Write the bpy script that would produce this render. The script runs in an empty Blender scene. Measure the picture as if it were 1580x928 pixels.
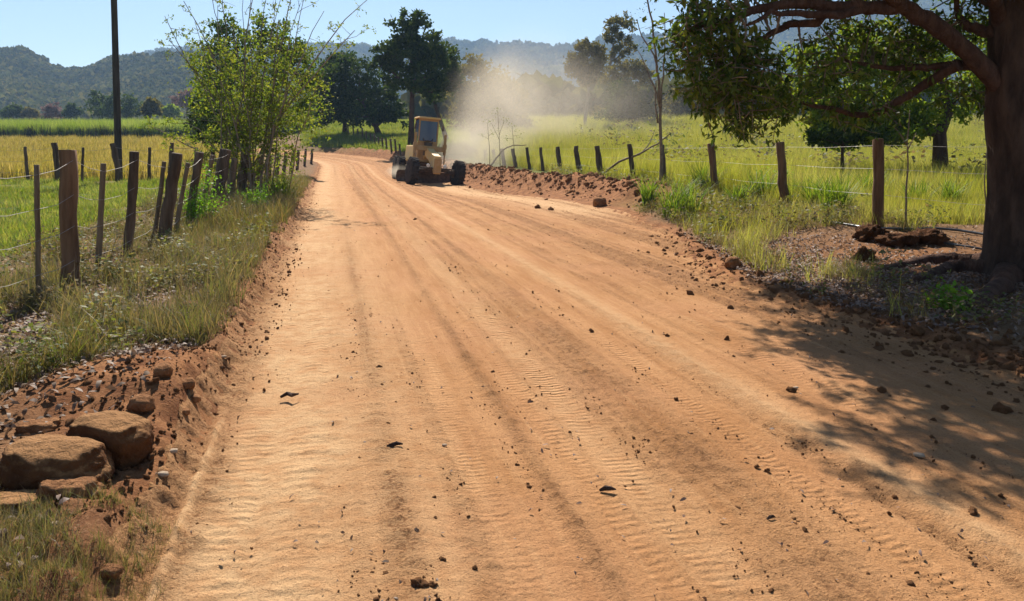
import bpy, math, random
import numpy as np
from mathutils import Vector, Matrix, Euler

# ---------------------------------------------------------------- camera / sky / sun / exposure
scene = bpy.context.scene
col = scene.collection
F_PX, CX, HOR, CAM_H, PITCH = 1193.0, 790.0, 228.0, 1.65, math.radians(3.0)
CY = HOR + F_PX * math.tan(PITCH)
cam_data = bpy.data.cameras.new('camera')
cam = bpy.data.objects.new('camera', cam_data)
col.objects.link(cam)
cam.location = (0, 0, CAM_H)
cam.rotation_euler = (math.pi / 2 - PITCH, 0, 0)
cam_data.sensor_width = 36.0
cam_data.lens = 36.0 * F_PX / 1580.0
cam_data.shift_y = -(464.0 - CY) / 1580.0
cam_data.clip_start = 0.05
cam_data.clip_end = 8000
scene.camera = cam

SUN_EL, SUN_AZ = math.radians(43), math.radians(-14)      # azimuth from +Y towards +X
SUN = Vector((math.sin(SUN_AZ) * math.cos(SUN_EL), math.cos(SUN_AZ) * math.cos(SUN_EL), math.sin(SUN_EL)))
world = bpy.data.worlds.new('World')
scene.world = world
world.use_nodes = True
wn = world.node_tree.nodes
sky = wn.new('ShaderNodeTexSky')
sky.sky_type = 'NISHITA'
sky.sun_disc = False
sky.sun_elevation = SUN_EL
sky.sun_rotation = SUN_AZ
sky.altitude = 600
sky.air_density = 1.0
sky.dust_density = 0.15
sky.ozone_density = 0.7
bg = wn['Background']
bg.inputs['Strength'].default_value = 0.056
world.node_tree.links.new(sky.outputs[0], bg.inputs['Color'])
sun_data = bpy.data.lights.new('sun', 'SUN')
sun_data.energy = 5.0
sun_data.angle = math.radians(0.53)
sun_data.color = (1.0, 0.93, 0.82)
sun = bpy.data.objects.new('sun', sun_data)
col.objects.link(sun)
sun.rotation_euler = SUN.to_track_quat('Z', 'Y').to_euler()
sun.location = (-20, 60, 60)
scene.view_settings.view_transform = 'Standard'
scene.view_settings.look = 'None'
scene.view_settings.gamma = 1
scene.view_settings.use_curve_mapping = False
scene.view_settings.exposure = 1.12
cy = scene.cycles
cy.max_bounces = 5
cy.diffuse_bounces = 3
cy.glossy_bounces = 2
cy.transmission_bounces = 4
cy.transparent_max_bounces = 8
cy.volume_bounces = 0
cy.use_denoising = True
cy.volume_step_rate = 3.0
cy.volume_max_steps = 64

# ---------------------------------------------------------------- helpers
rng = np.random.default_rng(7)
random.seed(7)


def smooth(a, b, x):
    t = np.clip((np.asarray(x, float) - a) / (b - a), 0, 1)
    return t * t * (3 - 2 * t)


def _hash(ix, iy, seed):
    n = (ix.astype(np.int64) * 374761393 + iy.astype(np.int64) * 668265263 + seed * 974634721) & 0xffffffff
    n = ((n ^ (n >> 13)) * 1274126177) & 0xffffffff
    n = ((n ^ (n >> 16)) * 2246822519) & 0xffffffff
    return ((n ^ (n >> 15)) & 0xffffff) / float(0xffffff)


def vnoise(x, y, seed=0):
    x = np.asarray(x, float); y = np.asarray(y, float)
    ix = np.floor(x); iy = np.floor(y)
    fx = x - ix; fy = y - iy
    fx = fx * fx * (3 - 2 * fx); fy = fy * fy * (3 - 2 * fy)
    a = _hash(ix, iy, seed); b = _hash(ix + 1, iy, seed); c = _hash(ix, iy + 1, seed); d = _hash(ix + 1, iy + 1, seed)
    return (a + (b - a) * fx) * (1 - fy) + (c + (d - c) * fx) * fy


def fbm(x, y, seed=0, oct=4):
    s = 0; a = 0.5; t = 0
    for k in range(oct):
        s = s + a * vnoise(np.asarray(x) * 2 ** k + k * 13.7, np.asarray(y) * 2 ** k - k * 7.1, seed + k); t += a; a *= 0.5
    return s / t


def at(px, py, Y):
    a = (px - CX) / F_PX; b = -(py - CY) / F_PX
    c, s = math.cos(PITCH), math.sin(PITCH)
    t = Y / (c + b * s)
    return Vector((a * t, Y, CAM_H + t * (-s + b * c)))


def mesh_from(name, verts, faces, smooth_shade=False, attrs=None, mats=None):
    verts = np.asarray(verts, np.float32).reshape(-1, 3)
    me = bpy.data.meshes.new(name)
    me.vertices.add(len(verts))
    me.vertices.foreach_set('co', verts.ravel())
    if isinstance(faces, np.ndarray):
        n, k = faces.shape
        loops = faces.astype(np.int32).ravel()
        starts = np.arange(n, dtype=np.int32) * k
    else:
        loops = np.array([i for f in faces for i in f], np.int32)
        starts = np.cumsum([0] + [len(f) for f in faces[:-1]]).astype(np.int32) if len(faces) else np.zeros(0, np.int32)
        n = len(faces)
    if n:
        me.loops.add(len(loops)); me.loops.foreach_set('vertex_index', loops)
        me.polygons.add(n); me.polygons.foreach_set('loop_start', starts)
    if attrs:
        for k_, v in attrs.items():
            at_ = me.attributes.new(k_, 'FLOAT', 'POINT')
            at_.data.foreach_set('value', np.asarray(v, np.float32).ravel())
    me.update(calc_edges=True)
    me.validate()
    if n:
        me.polygons.foreach_set('use_smooth', np.full(n, smooth_shade))
    return me


def obj(name, me, mat=None, parent=None, loc=None):
    o = bpy.data.objects.new(name, me)
    col.objects.link(o)
    if mat is not None and not me.materials:
        me.materials.append(mat)
    if parent is not None:
        o.parent = parent
    if loc is not None:
        o.location = loc
    return o


def empty(name, loc=(0, 0, 0), rot=(0, 0, 0)):
    o = bpy.data.objects.new(name, None)
    o.empty_display_size = 0.2
    col.objects.link(o)
    o.location = loc; o.rotation_euler = rot
    return o


def tag(o, label=None, cat=None, group=None, kind=None):
    if label: o['label'] = label
    if cat: o['category'] = cat
    if group: o['group'] = group
    if kind: o['kind'] = kind
    return o


class MB:
    """collects shapes into one mesh"""
    def __init__(self):
        self.v = []; self.f = []

    def add(self, v, f):
        o = len(self.v)
        self.v.extend([tuple(p) for p in v]); self.f.extend([tuple(i + o for i in q) for q in f])
        return self

    def box(self, c, s, rot=None, taper=1.0, bev=0.0):
        x, y, z = [d / 2 for d in s]
        M = Euler(rot).to_matrix() if rot else Matrix.Identity(3)
        b = min(bev, x * .9, y * .9, z * .9)
        if b <= 0:
            pts = [(-x, -y, -z), (x, -y, -z), (x, y, -z), (-x, y, -z), (-x * taper, -y * taper, z), (x * taper, -y * taper, z), (x * taper, y * taper, z), (-x * taper, y * taper, z)]
            f = [(3, 2, 1, 0), (4, 5, 6, 7), (0, 1, 5, 4), (1, 2, 6, 5), (2, 3, 7, 6), (3, 0, 4, 7)]
        else:
            def ring(hx, hy, zz):
                return [(-hx + b, -hy, zz), (hx - b, -hy, zz), (hx, -hy + b, zz), (hx, hy - b, zz), (hx - b, hy, zz), (-hx + b, hy, zz), (-hx, hy - b, zz), (-hx, -hy + b, zz)]
            pts = ring(x - b * .6, y - b * .6, -z) + ring(x, y, -z + b) + ring(x * taper, y * taper, z - b) + ring(x * taper - b * .6, y * taper - b * .6, z)
            f = [tuple(range(7, -1, -1)), tuple(range(24, 32))]
            for r in range(3):
                for i in range(8):
                    j = (i + 1) % 8
                    f.append((r * 8 + i, r * 8 + j, r * 8 + 8 + j, r * 8 + 8 + i))
        self.add([Vector(c) + M @ Vector(p) for p in pts], f)
        return self

    def tube(self, pts, radii, seg=8, cap=True, wob=0.0, rs=None, bark=0.0):
        pts = [Vector(p) for p in pts]
        if bark:
            radii = list(radii); P_ = []; R_ = []
            for i in range(len(pts) - 1):
                m_ = max(2, int((pts[i + 1] - pts[i]).length / (1.1 * radii[i] + .02)) + 1) * 2
                for k in range(m_):
                    t_ = k / m_; t2 = t_ * t_ * (3 - 2 * t_) if len(pts) < 8 else t_
                    P_.append(pts[i].lerp(pts[i + 1], t_)); R_.append(radii[i] + (radii[i + 1] - radii[i]) * t2)
            P_.append(pts[-1]); R_.append(radii[-1]); pts = P_; radii = R_
            sd_ = int(pts[-1].length * 100) % 97
        n = len(pts)
        if not hasattr(radii, '__len__'): radii = [radii] * n
        vs = []; fs = []
        ref = None
        for i, p in enumerate(pts):
            d = (pts[min(i + 1, n - 1)] - pts[max(i - 1, 0)])
            d = d.normalized() if d.length > 1e-9 else Vector((0, 0, 1))
            if ref is None:
                ref = Vector((1, 0, 0)) if abs(d.x) < 0.8 else Vector((0, 1, 0))
            u = (ref - d * ref.dot(d)).normalized(); w = d.cross(u); ref = u
            if bark:
                a2 = np.minimum(np.arange(seg), seg - np.arange(seg))
                ring_ = 1 + bark * 2 * (vnoise(a2 * 0.9 + sd_, a2 * 0 + i * .35, 5) - .5) + bark * 2.4 * (vnoise(a2 * .25 + sd_, a2 * 0 + i * .22, 6) - .5)
            for k in range(seg):
                a = 2 * math.pi * k / seg
                r = radii[i]
                if bark: r *= ring_[k]
                if wob and rs is not None: r *= 1 + wob * (rs.random() - .5) * 2
                vs.append(p + (u * math.cos(a) + w * math.sin(a)) * r)
        for i in range(n - 1):
            for k in range(seg):
                j = (k + 1) % seg
                fs.append((i * seg + k, i * seg + j, (i + 1) * seg + j, (i + 1) * seg + k))
        if cap:
            fs.append(tuple(range(seg - 1, -1, -1))); fs.append(tuple((n - 1) * seg + k for k in range(seg)))
        return self.add(vs, fs)

    def lathe(self, prof, seg=20, axis='X', c=(0, 0, 0)):
        vs = []; fs = []
        n = len(prof)
        for (h, r) in prof:
            for k in range(seg):
                a = 2 * math.pi * k / seg
                q = (h, r * math.cos(a), r * math.sin(a)) if axis == 'X' else (r * math.cos(a), r * math.sin(a), h)
                vs.append(Vector(c) + Vector(q))
        for i in range(n - 1):
            for k in range(seg):
                j = (k + 1) % seg
                fs.append((i * seg + k, i * seg + j, (i + 1) * seg + j, (i + 1) * seg + k))
        fs.append(tuple(range(seg - 1, -1, -1))); fs.append(tuple((n - 1) * seg + k for k in range(seg)))
        return self.add(vs, fs)

    def build(self, name, mat, parent=None, smooth_shade=False):
        me = mesh_from(name, self.v, self.f, smooth_shade)
        return obj(name, me, mat, parent)


# ---------------------------------------------------------------- materials
def new_mat(name):
    m = bpy.data.materials.new(name)
    m.use_nodes = True
    nt = m.node_tree
    nt.nodes.clear()
    return m, nt


class NT:
    def __init__(s, nt): s.nt = nt
    def n(s, t, **kw):
        nd = s.nt.nodes.new(t)
        for k, v in kw.items():
            if k.startswith('_'): setattr(nd, k[1:], v)
        for k, v in kw.items():
            if not k.startswith('_'):
                key = int(k[1:]) if k[0] == 'i' and k[1:].isdigit() else k
                s.set(nd.inputs[key], v)
        return nd
    def set(s, inp, v):
        if isinstance(v, bpy.types.NodeSocket): s.nt.links.new(v, inp)
        elif isinstance(v, (tuple, list)) and len(v) == 3 and inp.type == 'RGBA': inp.default_value = (*v, 1)
        else: inp.default_value = v
    def math(s, op, a, b=0.0, c=None):
        nd = s.n('ShaderNodeMath', _operation=op, i0=a, i1=b)
        if c is not None: s.set(nd.inputs[2], c)
        return nd.outputs[0]
    def mix(s, f, a, b):
        nd = s.n('ShaderNodeMix', _data_type='RGBA')
        s.set(nd.inputs[0], f); s.set(nd.inputs[6], a); s.set(nd.inputs[7], b)
        return nd.outputs[2]
    def noise(s, vec, scale, detail=4, rough=0.55, dist=0.0):
        nd = s.n('ShaderNodeTexNoise', Scale=scale, Detail=detail, Roughness=rough, Distortion=dist)
        if vec is not None: s.nt.links.new(vec, nd.inputs['Vector'])
        return nd.outputs['Fac']
    def ramp(s, f, a, b):
        nd = s.n('ShaderNodeMapRange', _interpolation_type='SMOOTHSTEP')
        s.set(nd.inputs[0], f); nd.inputs[1].default_value = a; nd.inputs[2].default_value = b
        return nd.outputs[0]
    def attr(s, name):
        return s.n('ShaderNodeAttribute', _attribute_name=name).outputs['Fac']
    def pos(s):
        return s.n('ShaderNodeNewGeometry').outputs['Position']
    def out(s, sh):
        o = s.n('ShaderNodeOutputMaterial'); s.nt.links.new(sh, o.inputs['Surface'])
    def bump(s, h, strength=0.5, dist=0.01):
        return s.n('ShaderNodeBump', Strength=strength, Distance=dist, Height=h).outputs[0]
    def bsdf(s, color, rough=0.9, normal=None, metallic=0.0, spec=0.2):
        nd = s.n('ShaderNodeBsdfPrincipled', Roughness=rough, Metallic=metallic)
        nd.inputs['Specular IOR Level'].default_value = spec
        s.set(nd.inputs['Base Color'], color)
        if normal is not None: s.nt.links.new(normal, nd.inputs['Normal'])
        return nd.outputs[0]


def mat_simple(name, c1, c2, scale=6, rough=0.85, bump=0.4, bdist=0.01, spec=0.2, metallic=0, coord='obj', stretch=None):
    m, nt = new_mat(name); t = NT(nt)
    v = t.n('ShaderNodeTexCoord').outputs['Object']
    if stretch:
        mp = t.n('ShaderNodeMapping'); mp.inputs['Scale'].default_value = stretch
        nt.links.new(v, mp.inputs['Vector']); v = mp.outputs[0]
    f = t.ramp(t.noise(v, scale, 6, 0.62), 0.3, 0.7)
    f2 = t.noise(v, scale * 6, 5, 0.65)
    c = t.mix(f, c1, c2)
    t.out(t.bsdf(c, rough, t.bump(t.math('ADD', f2, f), bump, bdist), metallic, spec))
    return m


def mat_leaf(name, cols, trans=0.45, rough=0.55, island=True, spec=0.3, tboost=(1.3, 1.25, 0.6)):
    """thin leaf: reflects and lets the sun through"""
    m, nt = new_mat(name); t = NT(nt)
    ri = t.n('ShaderNodeNewGeometry').outputs['Random Per Island']; ro = t.n('ShaderNodeObjectInfo').outputs['Random']
    r = t.math('FRACT', t.math('ADD', ri, ro)) if island == 'both' else (ri if island else ro)
    cr = t.n('ShaderNodeValToRGB')
    el = cr.color_ramp.elements
    while len(el) < len(cols): el.new(0.5)
    for i, c in enumerate(cols):
        el[i].position = i / (len(cols) - 1); el[i].color = (*c, 1)
    nt.links.new(r, cr.inputs[0])
    c = cr.outputs[0]
    if island is not True:      # a little patchiness along the field as well
        p = t.pos()
        f = t.ramp(t.noise(p, 0.35 if name != 'leaf_hill' else 0.01, 4), 0.4, 0.65)
        hs = t.n('ShaderNodeHueSaturation'); t.set(hs.inputs['Color'], c)
        hs.inputs['Saturation'].default_value = 0.8; hs.inputs['Value'].default_value = 1.25 if name != 'leaf_hill' else 1.9; hs.inputs['Hue'].default_value = 0.485
        c = t.mix(f, c, hs.outputs[0])
    d = t.bsdf(c, rough, None, 0, spec)
    tc = t.n('ShaderNodeMix', _data_type='RGBA', _blend_type='MULTIPLY')
    tc.inputs[0].default_value = 1
    t.set(tc.inputs[6], c); tc.inputs[7].default_value = (*tboost, 1)
    tr = t.n('ShaderNodeBsdfTranslucent'); nt.links.new(tc.outputs[2], tr.inputs['Color'])
    mx = t.n('ShaderNodeMixShader'); mx.inputs[0].default_value = trans
    nt.links.new(d, mx.inputs[1]); nt.links.new(tr.outputs[0], mx.inputs[2])
    t.out(mx.outputs[0])
    return m


def mat_road():
    m, nt = new_mat('road_soil'); t = NT(nt)
    p = t.pos()
    sep = t.n('ShaderNodeSeparateXYZ'); nt.links.new(p, sep.inputs[0])
    x, y = sep.outputs[0], sep.outputs[1]
    u = t.math('ADD', x, t.math('MULTIPLY', y, 0.235))
    s = t.math('SUBTRACT', y, t.math('MULTIPLY', x, 0.235))
    uv = t.n('ShaderNodeCombineXYZ'); nt.links.new(u, uv.inputs[0]); nt.links.new(t.math('MULTIPLY', s, 0.12), uv.inputs[1])
    streak = t.noise(uv.outputs[0], 5.0, 5, 0.6)
    big = t.noise(p, 0.55, 4)
    med = t.noise(p, 7, 5, 0.6)
    fine = t.noise(p, 60, 6, 0.7)
    loose = t.attr('loose'); pale = t.attr('pale')
    uv2 = t.n('ShaderNodeCombineXYZ'); nt.links.new(u, uv2.inputs[0]); nt.links.new(t.math('MULTIPLY', s, 0.05), uv2.inputs[1])
    thin = t.noise(uv2.outputs[0], 22.0, 4, 0.65)
    speck = t.noise(p, 110, 3, 0.6)
    speck2 = t.noise(p, 38, 4, 0.6)
    sand = t.mix(t.ramp(streak, 0.3, 0.7), (0.35, 0.166, 0.066), (0.45, 0.236, 0.106))
    sand = t.mix(t.math('MULTIPLY', t.ramp(big, 0.4, 0.68), 0.5), sand, (0.42, 0.205, 0.10))
    sand = t.mix(t.math('MULTIPLY', t.ramp(thin, 0.5, 0.72), 0.45), sand, (0.52, 0.29, 0.135))
    sand = t.mix(t.math('MULTIPLY', pale, t.math('ADD', 0.35, t.math('MULTIPLY', t.ramp(med, 0.30, 0.62), 0.65))), sand, (0.53, 0.335, 0.175))
    dirt = t.mix(t.ramp(med, 0.35, 0.65), (0.22, 0.104, 0.046), (0.35, 0.18, 0.08))
    lf = t.ramp(t.math('ADD', t.math('MULTIPLY', loose, 0.62), t.math('ADD', t.math('MULTIPLY', t.math('SUBTRACT', speck2, 0.5), 2.0), t.math('MULTIPLY', t.math('SUBTRACT', fine, 0.5), 1.2))), 0.46, 0.74)
    c = t.mix(t.math('MULTIPLY', lf, 0.9), sand, dirt)
    c = t.mix(t.math('MULTIPLY', t.ramp(speck, 0.54, 0.66), 0.55), c, (0.15, 0.07, 0.033))
    c = t.mix(t.math('MULTIPLY', t.ramp(fine, 0.55, 0.72), 0.3), c, (0.25, 0.12, 0.055))
    # tyre tread: fine cross bars inside a few tracks, broken up where they were run over
    def band(c0, w):
        d = t.math('ABSOLUTE', t.math('SUBTRACT', t.math('ADD', u, t.math('MULTIPLY', t.math('SUBTRACT', big, 0.5), 0.12)), c0))
        return t.math('SUBTRACT', 1.0, t.ramp(d, w * 0.75, w))
    def bars(period, skew):
        ph = t.math('ADD', t.math('MULTIPLY', s, 2 * math.pi / period), t.math('MULTIPLY', u, skew))
        return t.math('SINE', t.math('ADD', ph, t.math('MULTIPLY', med, 1.4)))
    patch = t.math('MULTIPLY', t.ramp(t.noise(p, 0.9, 4), 0.36, 0.56), t.ramp(t.noise(p, 11, 4), 0.3, 0.6))
    tr1 = t.math('MULTIPLY', band(1.50, 0.10), bars(0.055, 16))
    tr1b = t.math('MULTIPLY', band(1.27, 0.07), bars(0.06, -14))
    tr2 = t.math('ADD', t.math('MULTIPLY', band(-0.45, 0.13), bars(0.07, -9)), t.math('ADD', t.math('MULTIPLY', band(-0.15, 0.13), bars(0.085, 12)), t.math('MULTIPLY', band(3.4, 0.11), bars(0.06, 10))))
    tr3 = t.math('MULTIPLY', band(2.30, 0.08), bars(0.055, -14))
    tr4 = t.math('MULTIPLY', band(0.70, 0.10), bars(0.05, 12))
    tread = t.math('ADD', t.math('ADD', tr1, t.math('MULTIPLY', tr2, 0.42)), t.math('ADD', t.math('MULTIPLY', tr3, 0.5), t.math('ADD', t.math('MULTIPLY', tr1b, 0.5), t.math('MULTIPLY', tr4, 0.3))))
    tread = t.math('MULTIPLY', tread, patch)
    h = t.math('ADD', t.math('MULTIPLY', tread, 0.8), t.math('MULTIPLY', fine, t.math('ADD', 1.0, t.math('MULTIPLY', loose, 2.2))))
    h = t.math('ADD', h, t.math('MULTIPLY', t.noise(p, 190, 4, 0.7), 0.6))
    h = t.math('ADD', h, t.math('MULTIPLY', thin, 0.8))
    h = t.math('ADD', h, t.math('MULTIPLY', t.noise(p, 20, 5, 0.6), 1.6))
    t.out(t.bsdf(c, 0.97, t.bump(h, 1.0, 0.012), 0, 0.08))
    return m


def mat_ground():
    m, nt = new_mat('ground_soil'); t = NT(nt)
    p = t.pos()
    big = t.noise(p, 0.5, 5); med = t.noise(p, 5, 6, 0.65); fine = t.noise(p, 45, 6, 0.7)
    dirt, dry, green = t.attr('dirt'), t.attr('dry'), t.attr('green')
    c = t.mix(t.ramp(med, 0.35, 0.65), (0.13, 0.085, 0.045), (0.22, 0.15, 0.085))
    cd = t.mix(t.ramp(fine, 0.35, 0.65), (0.12, 0.066, 0.036), (0.25, 0.155, 0.085))
    c = t.mix(t.math('MULTIPLY', dry, t.ramp(med, 0.2, 0.55)), c, cd)
    cg = t.mix(t.ramp(big, 0.35, 0.65), (0.07, 0.10, 0.018), (0.15, 0.14, 0.035))
    c = t.mix(t.math('MULTIPLY', green, t.ramp(med, 0.15, 0.5)), c, cg)
    ce = t.mix(t.ramp(med, 0.35, 0.65), (0.15, 0.062, 0.028), (0.30, 0.14, 0.062))
    ce = t.mix(t.math('MULTIPLY', t.ramp(fine, 0.5, 0.75), 0.5), ce, (0.38, 0.20, 0.10))
    c = t.mix(dirt, c, ce)
    h = t.math('ADD', t.math('MULTIPLY', med, 1.2), fine)
    t.out(t.bsdf(c, 0.98, t.bump(h, 1.0, 0.02), 0, 0.05))
    return m


def mat_volume(name, color, density, aniso=0.2):
    m, nt = new_mat(name); t = NT(nt)
    v = t.n('ShaderNodeVolumePrincipled', Density=density, Anisotropy=aniso)
    v.inputs['Color'].default_value = (*color, 1)
    o = t.n('ShaderNodeOutputMaterial'); nt.links.new(v.outputs[0], o.inputs['Volume'])
    return m, t, v


M = {}
M['road'] = mat_road()
M['ground'] = mat_ground()
M['clod'] = mat_simple('soil_clod', (0.17, 0.078, 0.036), (0.32, 0.16, 0.075), 14, 0.97, 0.8, 0.02, 0.05)
M['rock'] = mat_simple('sandstone_boulder', (0.17, 0.085, 0.042), (0.27, 0.145, 0.075), 4, 0.93, 0.6, 0.02, 0.1)
def mat_rock():
    m, nt = new_mat('boulder_painted_sun_top'); t = NT(nt)
    v = t.n('ShaderNodeTexCoord').outputs['Object']
    f = t.ramp(t.noise(v, 5, 6, 0.62), 0.3, 0.7); f2 = t.noise(v, 34, 6, 0.7)
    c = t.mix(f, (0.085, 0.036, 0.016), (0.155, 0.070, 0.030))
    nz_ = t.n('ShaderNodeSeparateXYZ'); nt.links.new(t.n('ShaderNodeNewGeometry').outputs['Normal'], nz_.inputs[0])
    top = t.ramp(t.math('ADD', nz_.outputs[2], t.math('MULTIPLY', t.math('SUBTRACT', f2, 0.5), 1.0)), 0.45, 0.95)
    c = t.mix(t.math('MULTIPLY', top, 0.8), c, (0.37, 0.195, 0.085))  # sunlit rim painted tan on upward faces, partly as soil cover
    t.out(t.bsdf(c, 0.95, t.bump(t.math('ADD', f2, f), 1.0, 0.03), 0, 0.08))
    return m


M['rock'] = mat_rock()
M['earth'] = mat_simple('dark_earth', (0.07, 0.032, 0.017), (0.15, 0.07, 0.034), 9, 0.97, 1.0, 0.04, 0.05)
M['stone'] = mat_simple('pale_stone', (0.28, 0.20, 0.14), (0.42, 0.33, 0.24), 20, 0.9, 0.5, 0.01, 0.1)
M['post'] = mat_simple('weathered_post', (0.055, 0.036, 0.025), (0.15, 0.105, 0.075), 10, 0.9, 0.9, 0.015, 0.15, stretch=(1, 1, 0.12))
M['post_warm'] = mat_simple('brown_post', (0.10, 0.055, 0.032), (0.21, 0.125, 0.075), 10, 0.9, 0.9, 0.015, 0.15, stretch=(1, 1, 0.12))
M['stake'] = mat_simple('thin_stake', (0.10, 0.075, 0.05), (0.22, 0.16, 0.11), 16, 0.9, 0.8, 0.01, 0.15, stretch=(1, 1, 0.15))
M['pole'] = mat_simple('dark_pole_wood', (0.03, 0.026, 0.024), (0.07, 0.058, 0.05), 8, 0.9, 0.8, 0.01, 0.15, stretch=(1, 1, 0.1))
M['wire'] = mat_simple('galvanised_wire', (0.22, 0.20, 0.18), (0.36, 0.33, 0.30), 30, 0.65, 0.1, 0.001, 0.3, 0.3)
M['pipe'] = mat_simple('black_poly_pipe', (0.03, 0.03, 0.033), (0.06, 0.06, 0.065), 9, 0.28, 0.1, 0.002, 0.6)
M['bark'] = mat_simple('rough_bark', (0.04, 0.025, 0.019), (0.10, 0.062, 0.045), 7, 0.92, 1.0, 0.03, 0.12, stretch=(1, 1, 0.3))
M['bark_red'] = mat_simple('reddish_bark', (0.075, 0.038, 0.027), (0.15, 0.08, 0.055), 9, 0.92, 1.0, 0.05, 0.15, stretch=(1, 1, 0.3))
M['bark_pale'] = mat_simple('pale_bark', (0.16, 0.13, 0.10), (0.28, 0.23, 0.18), 7, 0.9, 0.7, 0.02, 0.12, stretch=(1, 1, 0.3))
M['twig'] = mat_simple('dry_twig', (0.12, 0.09, 0.065), (0.24, 0.18, 0.13), 12, 0.9, 0.5, 0.005, 0.15)
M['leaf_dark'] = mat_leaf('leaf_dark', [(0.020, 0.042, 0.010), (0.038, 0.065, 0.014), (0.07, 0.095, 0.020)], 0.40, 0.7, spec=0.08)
M['leaf_big'] = mat_leaf('leaf_big_tree', [(0.020, 0.048, 0.010), (0.05, 0.09, 0.014), (0.07, 0.115, 0.016), (0.11, 0.155, 0.022), (0.17, 0.19, 0.03)], 0.5, 0.5, spec=0.25)
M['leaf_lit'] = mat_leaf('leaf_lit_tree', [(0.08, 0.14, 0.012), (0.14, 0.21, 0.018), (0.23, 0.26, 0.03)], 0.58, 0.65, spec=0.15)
M['leaf_mid'] = mat_leaf('leaf_mid', [(0.035, 0.07, 0.012), (0.06, 0.105, 0.016), (0.11, 0.15, 0.025)], 0.45, 0.65, spec=0.1)
M['leaf_bush'] = mat_leaf('leaf_feathery', [(0.075, 0.13, 0.018), (0.13, 0.18, 0.025), (0.24, 0.25, 0.045)], 0.55, 0.65, spec=0.15)
M['leaf_olive'] = mat_leaf('leaf_olive', [(0.075, 0.075, 0.028), (0.13, 0.115, 0.04), (0.20, 0.165, 0.06)], 0.4, 0.7, spec=0.08)
M['leaf_pink'] = mat_leaf('leaf_pink', [(0.14, 0.085, 0.075), (0.20, 0.125, 0.11), (0.25, 0.17, 0.14)], 0.3, 0.8, spec=0.05, tboost=(1.1, 1, 1))
M['leaf_fern'] = mat_leaf('leaf_fern', [(0.08, 0.19, 0.015), (0.13, 0.26, 0.02), (0.17, 0.28, 0.03)], 0.5)
M['leaf_hill'] = mat_leaf('leaf_hill', [(0.030, 0.042, 0.018), (0.055, 0.064, 0.022), (0.10, 0.09, 0.036)], 0.25, 1.0, island='both', spec=0.0)
M['tuft'] = mat_leaf('tuft_blade', [(0.06, 0.12, 0.014), (0.11, 0.18, 0.02), (0.20, 0.23, 0.035)], 0.55)
M['g_verge'] = mat_leaf('grass_verge', [(0.07, 0.09, 0.022), (0.20, 0.145, 0.065), (0.09, 0.13, 0.025), (0.27, 0.19, 0.10), (0.12, 0.085, 0.045), (0.13, 0.16, 0.03)], 0.36, 0.6, island='both')
M['g_pasture'] = mat_leaf('grass_pasture', [(0.06, 0.12, 0.015), (0.13, 0.20, 0.022), (0.21, 0.24, 0.04), (0.20, 0.17, 0.06)], 0.5, 0.6, island='both')
M['g_crop'] = mat_leaf('grass_crop', [(0.11, 0.10, 0.025), (0.27, 0.215, 0.05), (0.38, 0.29, 0.08), (0.20, 0.21, 0.035)], 0.45, 0.7, island='both')
M['g_cane'] = mat_leaf('grass_cane', [(0.10, 0.17, 0.025), (0.17, 0.24, 0.035), (0.24, 0.29, 0.06)], 0.5, 0.6, island='both')
M['g_canestalk_shade'] = mat_leaf('cane_stalk', [(0.035, 0.045, 0.02), (0.06, 0.07, 0.03), (0.10, 0.085, 0.045)], 0.1, 0.8, island='both', spec=0.05)  # lower stalks coloured dark to paint the shaded front of the cane
M['g_field'] = mat_leaf('grass_field', [(0.13, 0.19, 0.018), (0.26, 0.28, 0.03), (0.34, 0.31, 0.06), (0.17, 0.15, 0.045), (0.24, 0.28, 0.03)], 0.55, 0.6, island='both')
M['litter'] = mat_leaf('dead_leaf', [(0.10, 0.055, 0.035), (0.16, 0.105, 0.075), (0.22, 0.155, 0.105), (0.14, 0.08, 0.048)], 0.15, 0.6, island=False, spec=0.15, tboost=(1, .9, .8))
M['yellow'] = mat_simple('dusty_yellow_paint', (0.66, 0.40, 0.10), (0.58, 0.40, 0.20), 3, 0.6, 0.2, 0.004, 0.3)
M['dusty'] = mat_simple('dusty_brown_metal', (0.36, 0.22, 0.08), (0.42, 0.28, 0.15), 4, 0.8, 0.3, 0.005, 0.2)
M['iron'] = mat_simple('dark_dusty_iron', (0.06, 0.045, 0.035), (0.15, 0.105, 0.07), 6, 0.8, 0.3, 0.005, 0.25)
M['rubber'] = mat_simple('dusty_tyre', (0.022, 0.020, 0.019), (0.06, 0.048, 0.038), 5, 0.9, 0.3, 0.005, 0.15)
M['chrome'] = mat_simple('lamp_lens', (0.6, 0.6, 0.58), (0.75, 0.74, 0.7), 9, 0.25, 0.05, 0.001, 0.6)
m, nt = new_mat('cab_glass'); t = NT(nt)
g = t.n('ShaderNodeBsdfPrincipled', Roughness=0.06)
g.inputs['Base Color'].default_value = (0.009, 0.05, 0.15, 1); g.inputs['Specular IOR Level'].default_value = 0.4
tp = t.n('ShaderNodeBsdfTransparent'); tp.inputs['Color'].default_value = (0.35, 0.55, 0.75, 1)
mx = t.n('ShaderNodeMixShader'); mx.inputs[0].default_value = 0.06
nt.links.new(g.outputs[0], mx.inputs[1]); nt.links.new(tp.outputs[0], mx.inputs[2]); t.out(mx.outputs[0])
M['glass'] = m
M['hill'] = mat_simple('hill_undergrowth', (0.035, 0.036, 0.018), (0.075, 0.062, 0.034), 0.03, 1.0, 0.5, 1.0, 0.0)


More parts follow.
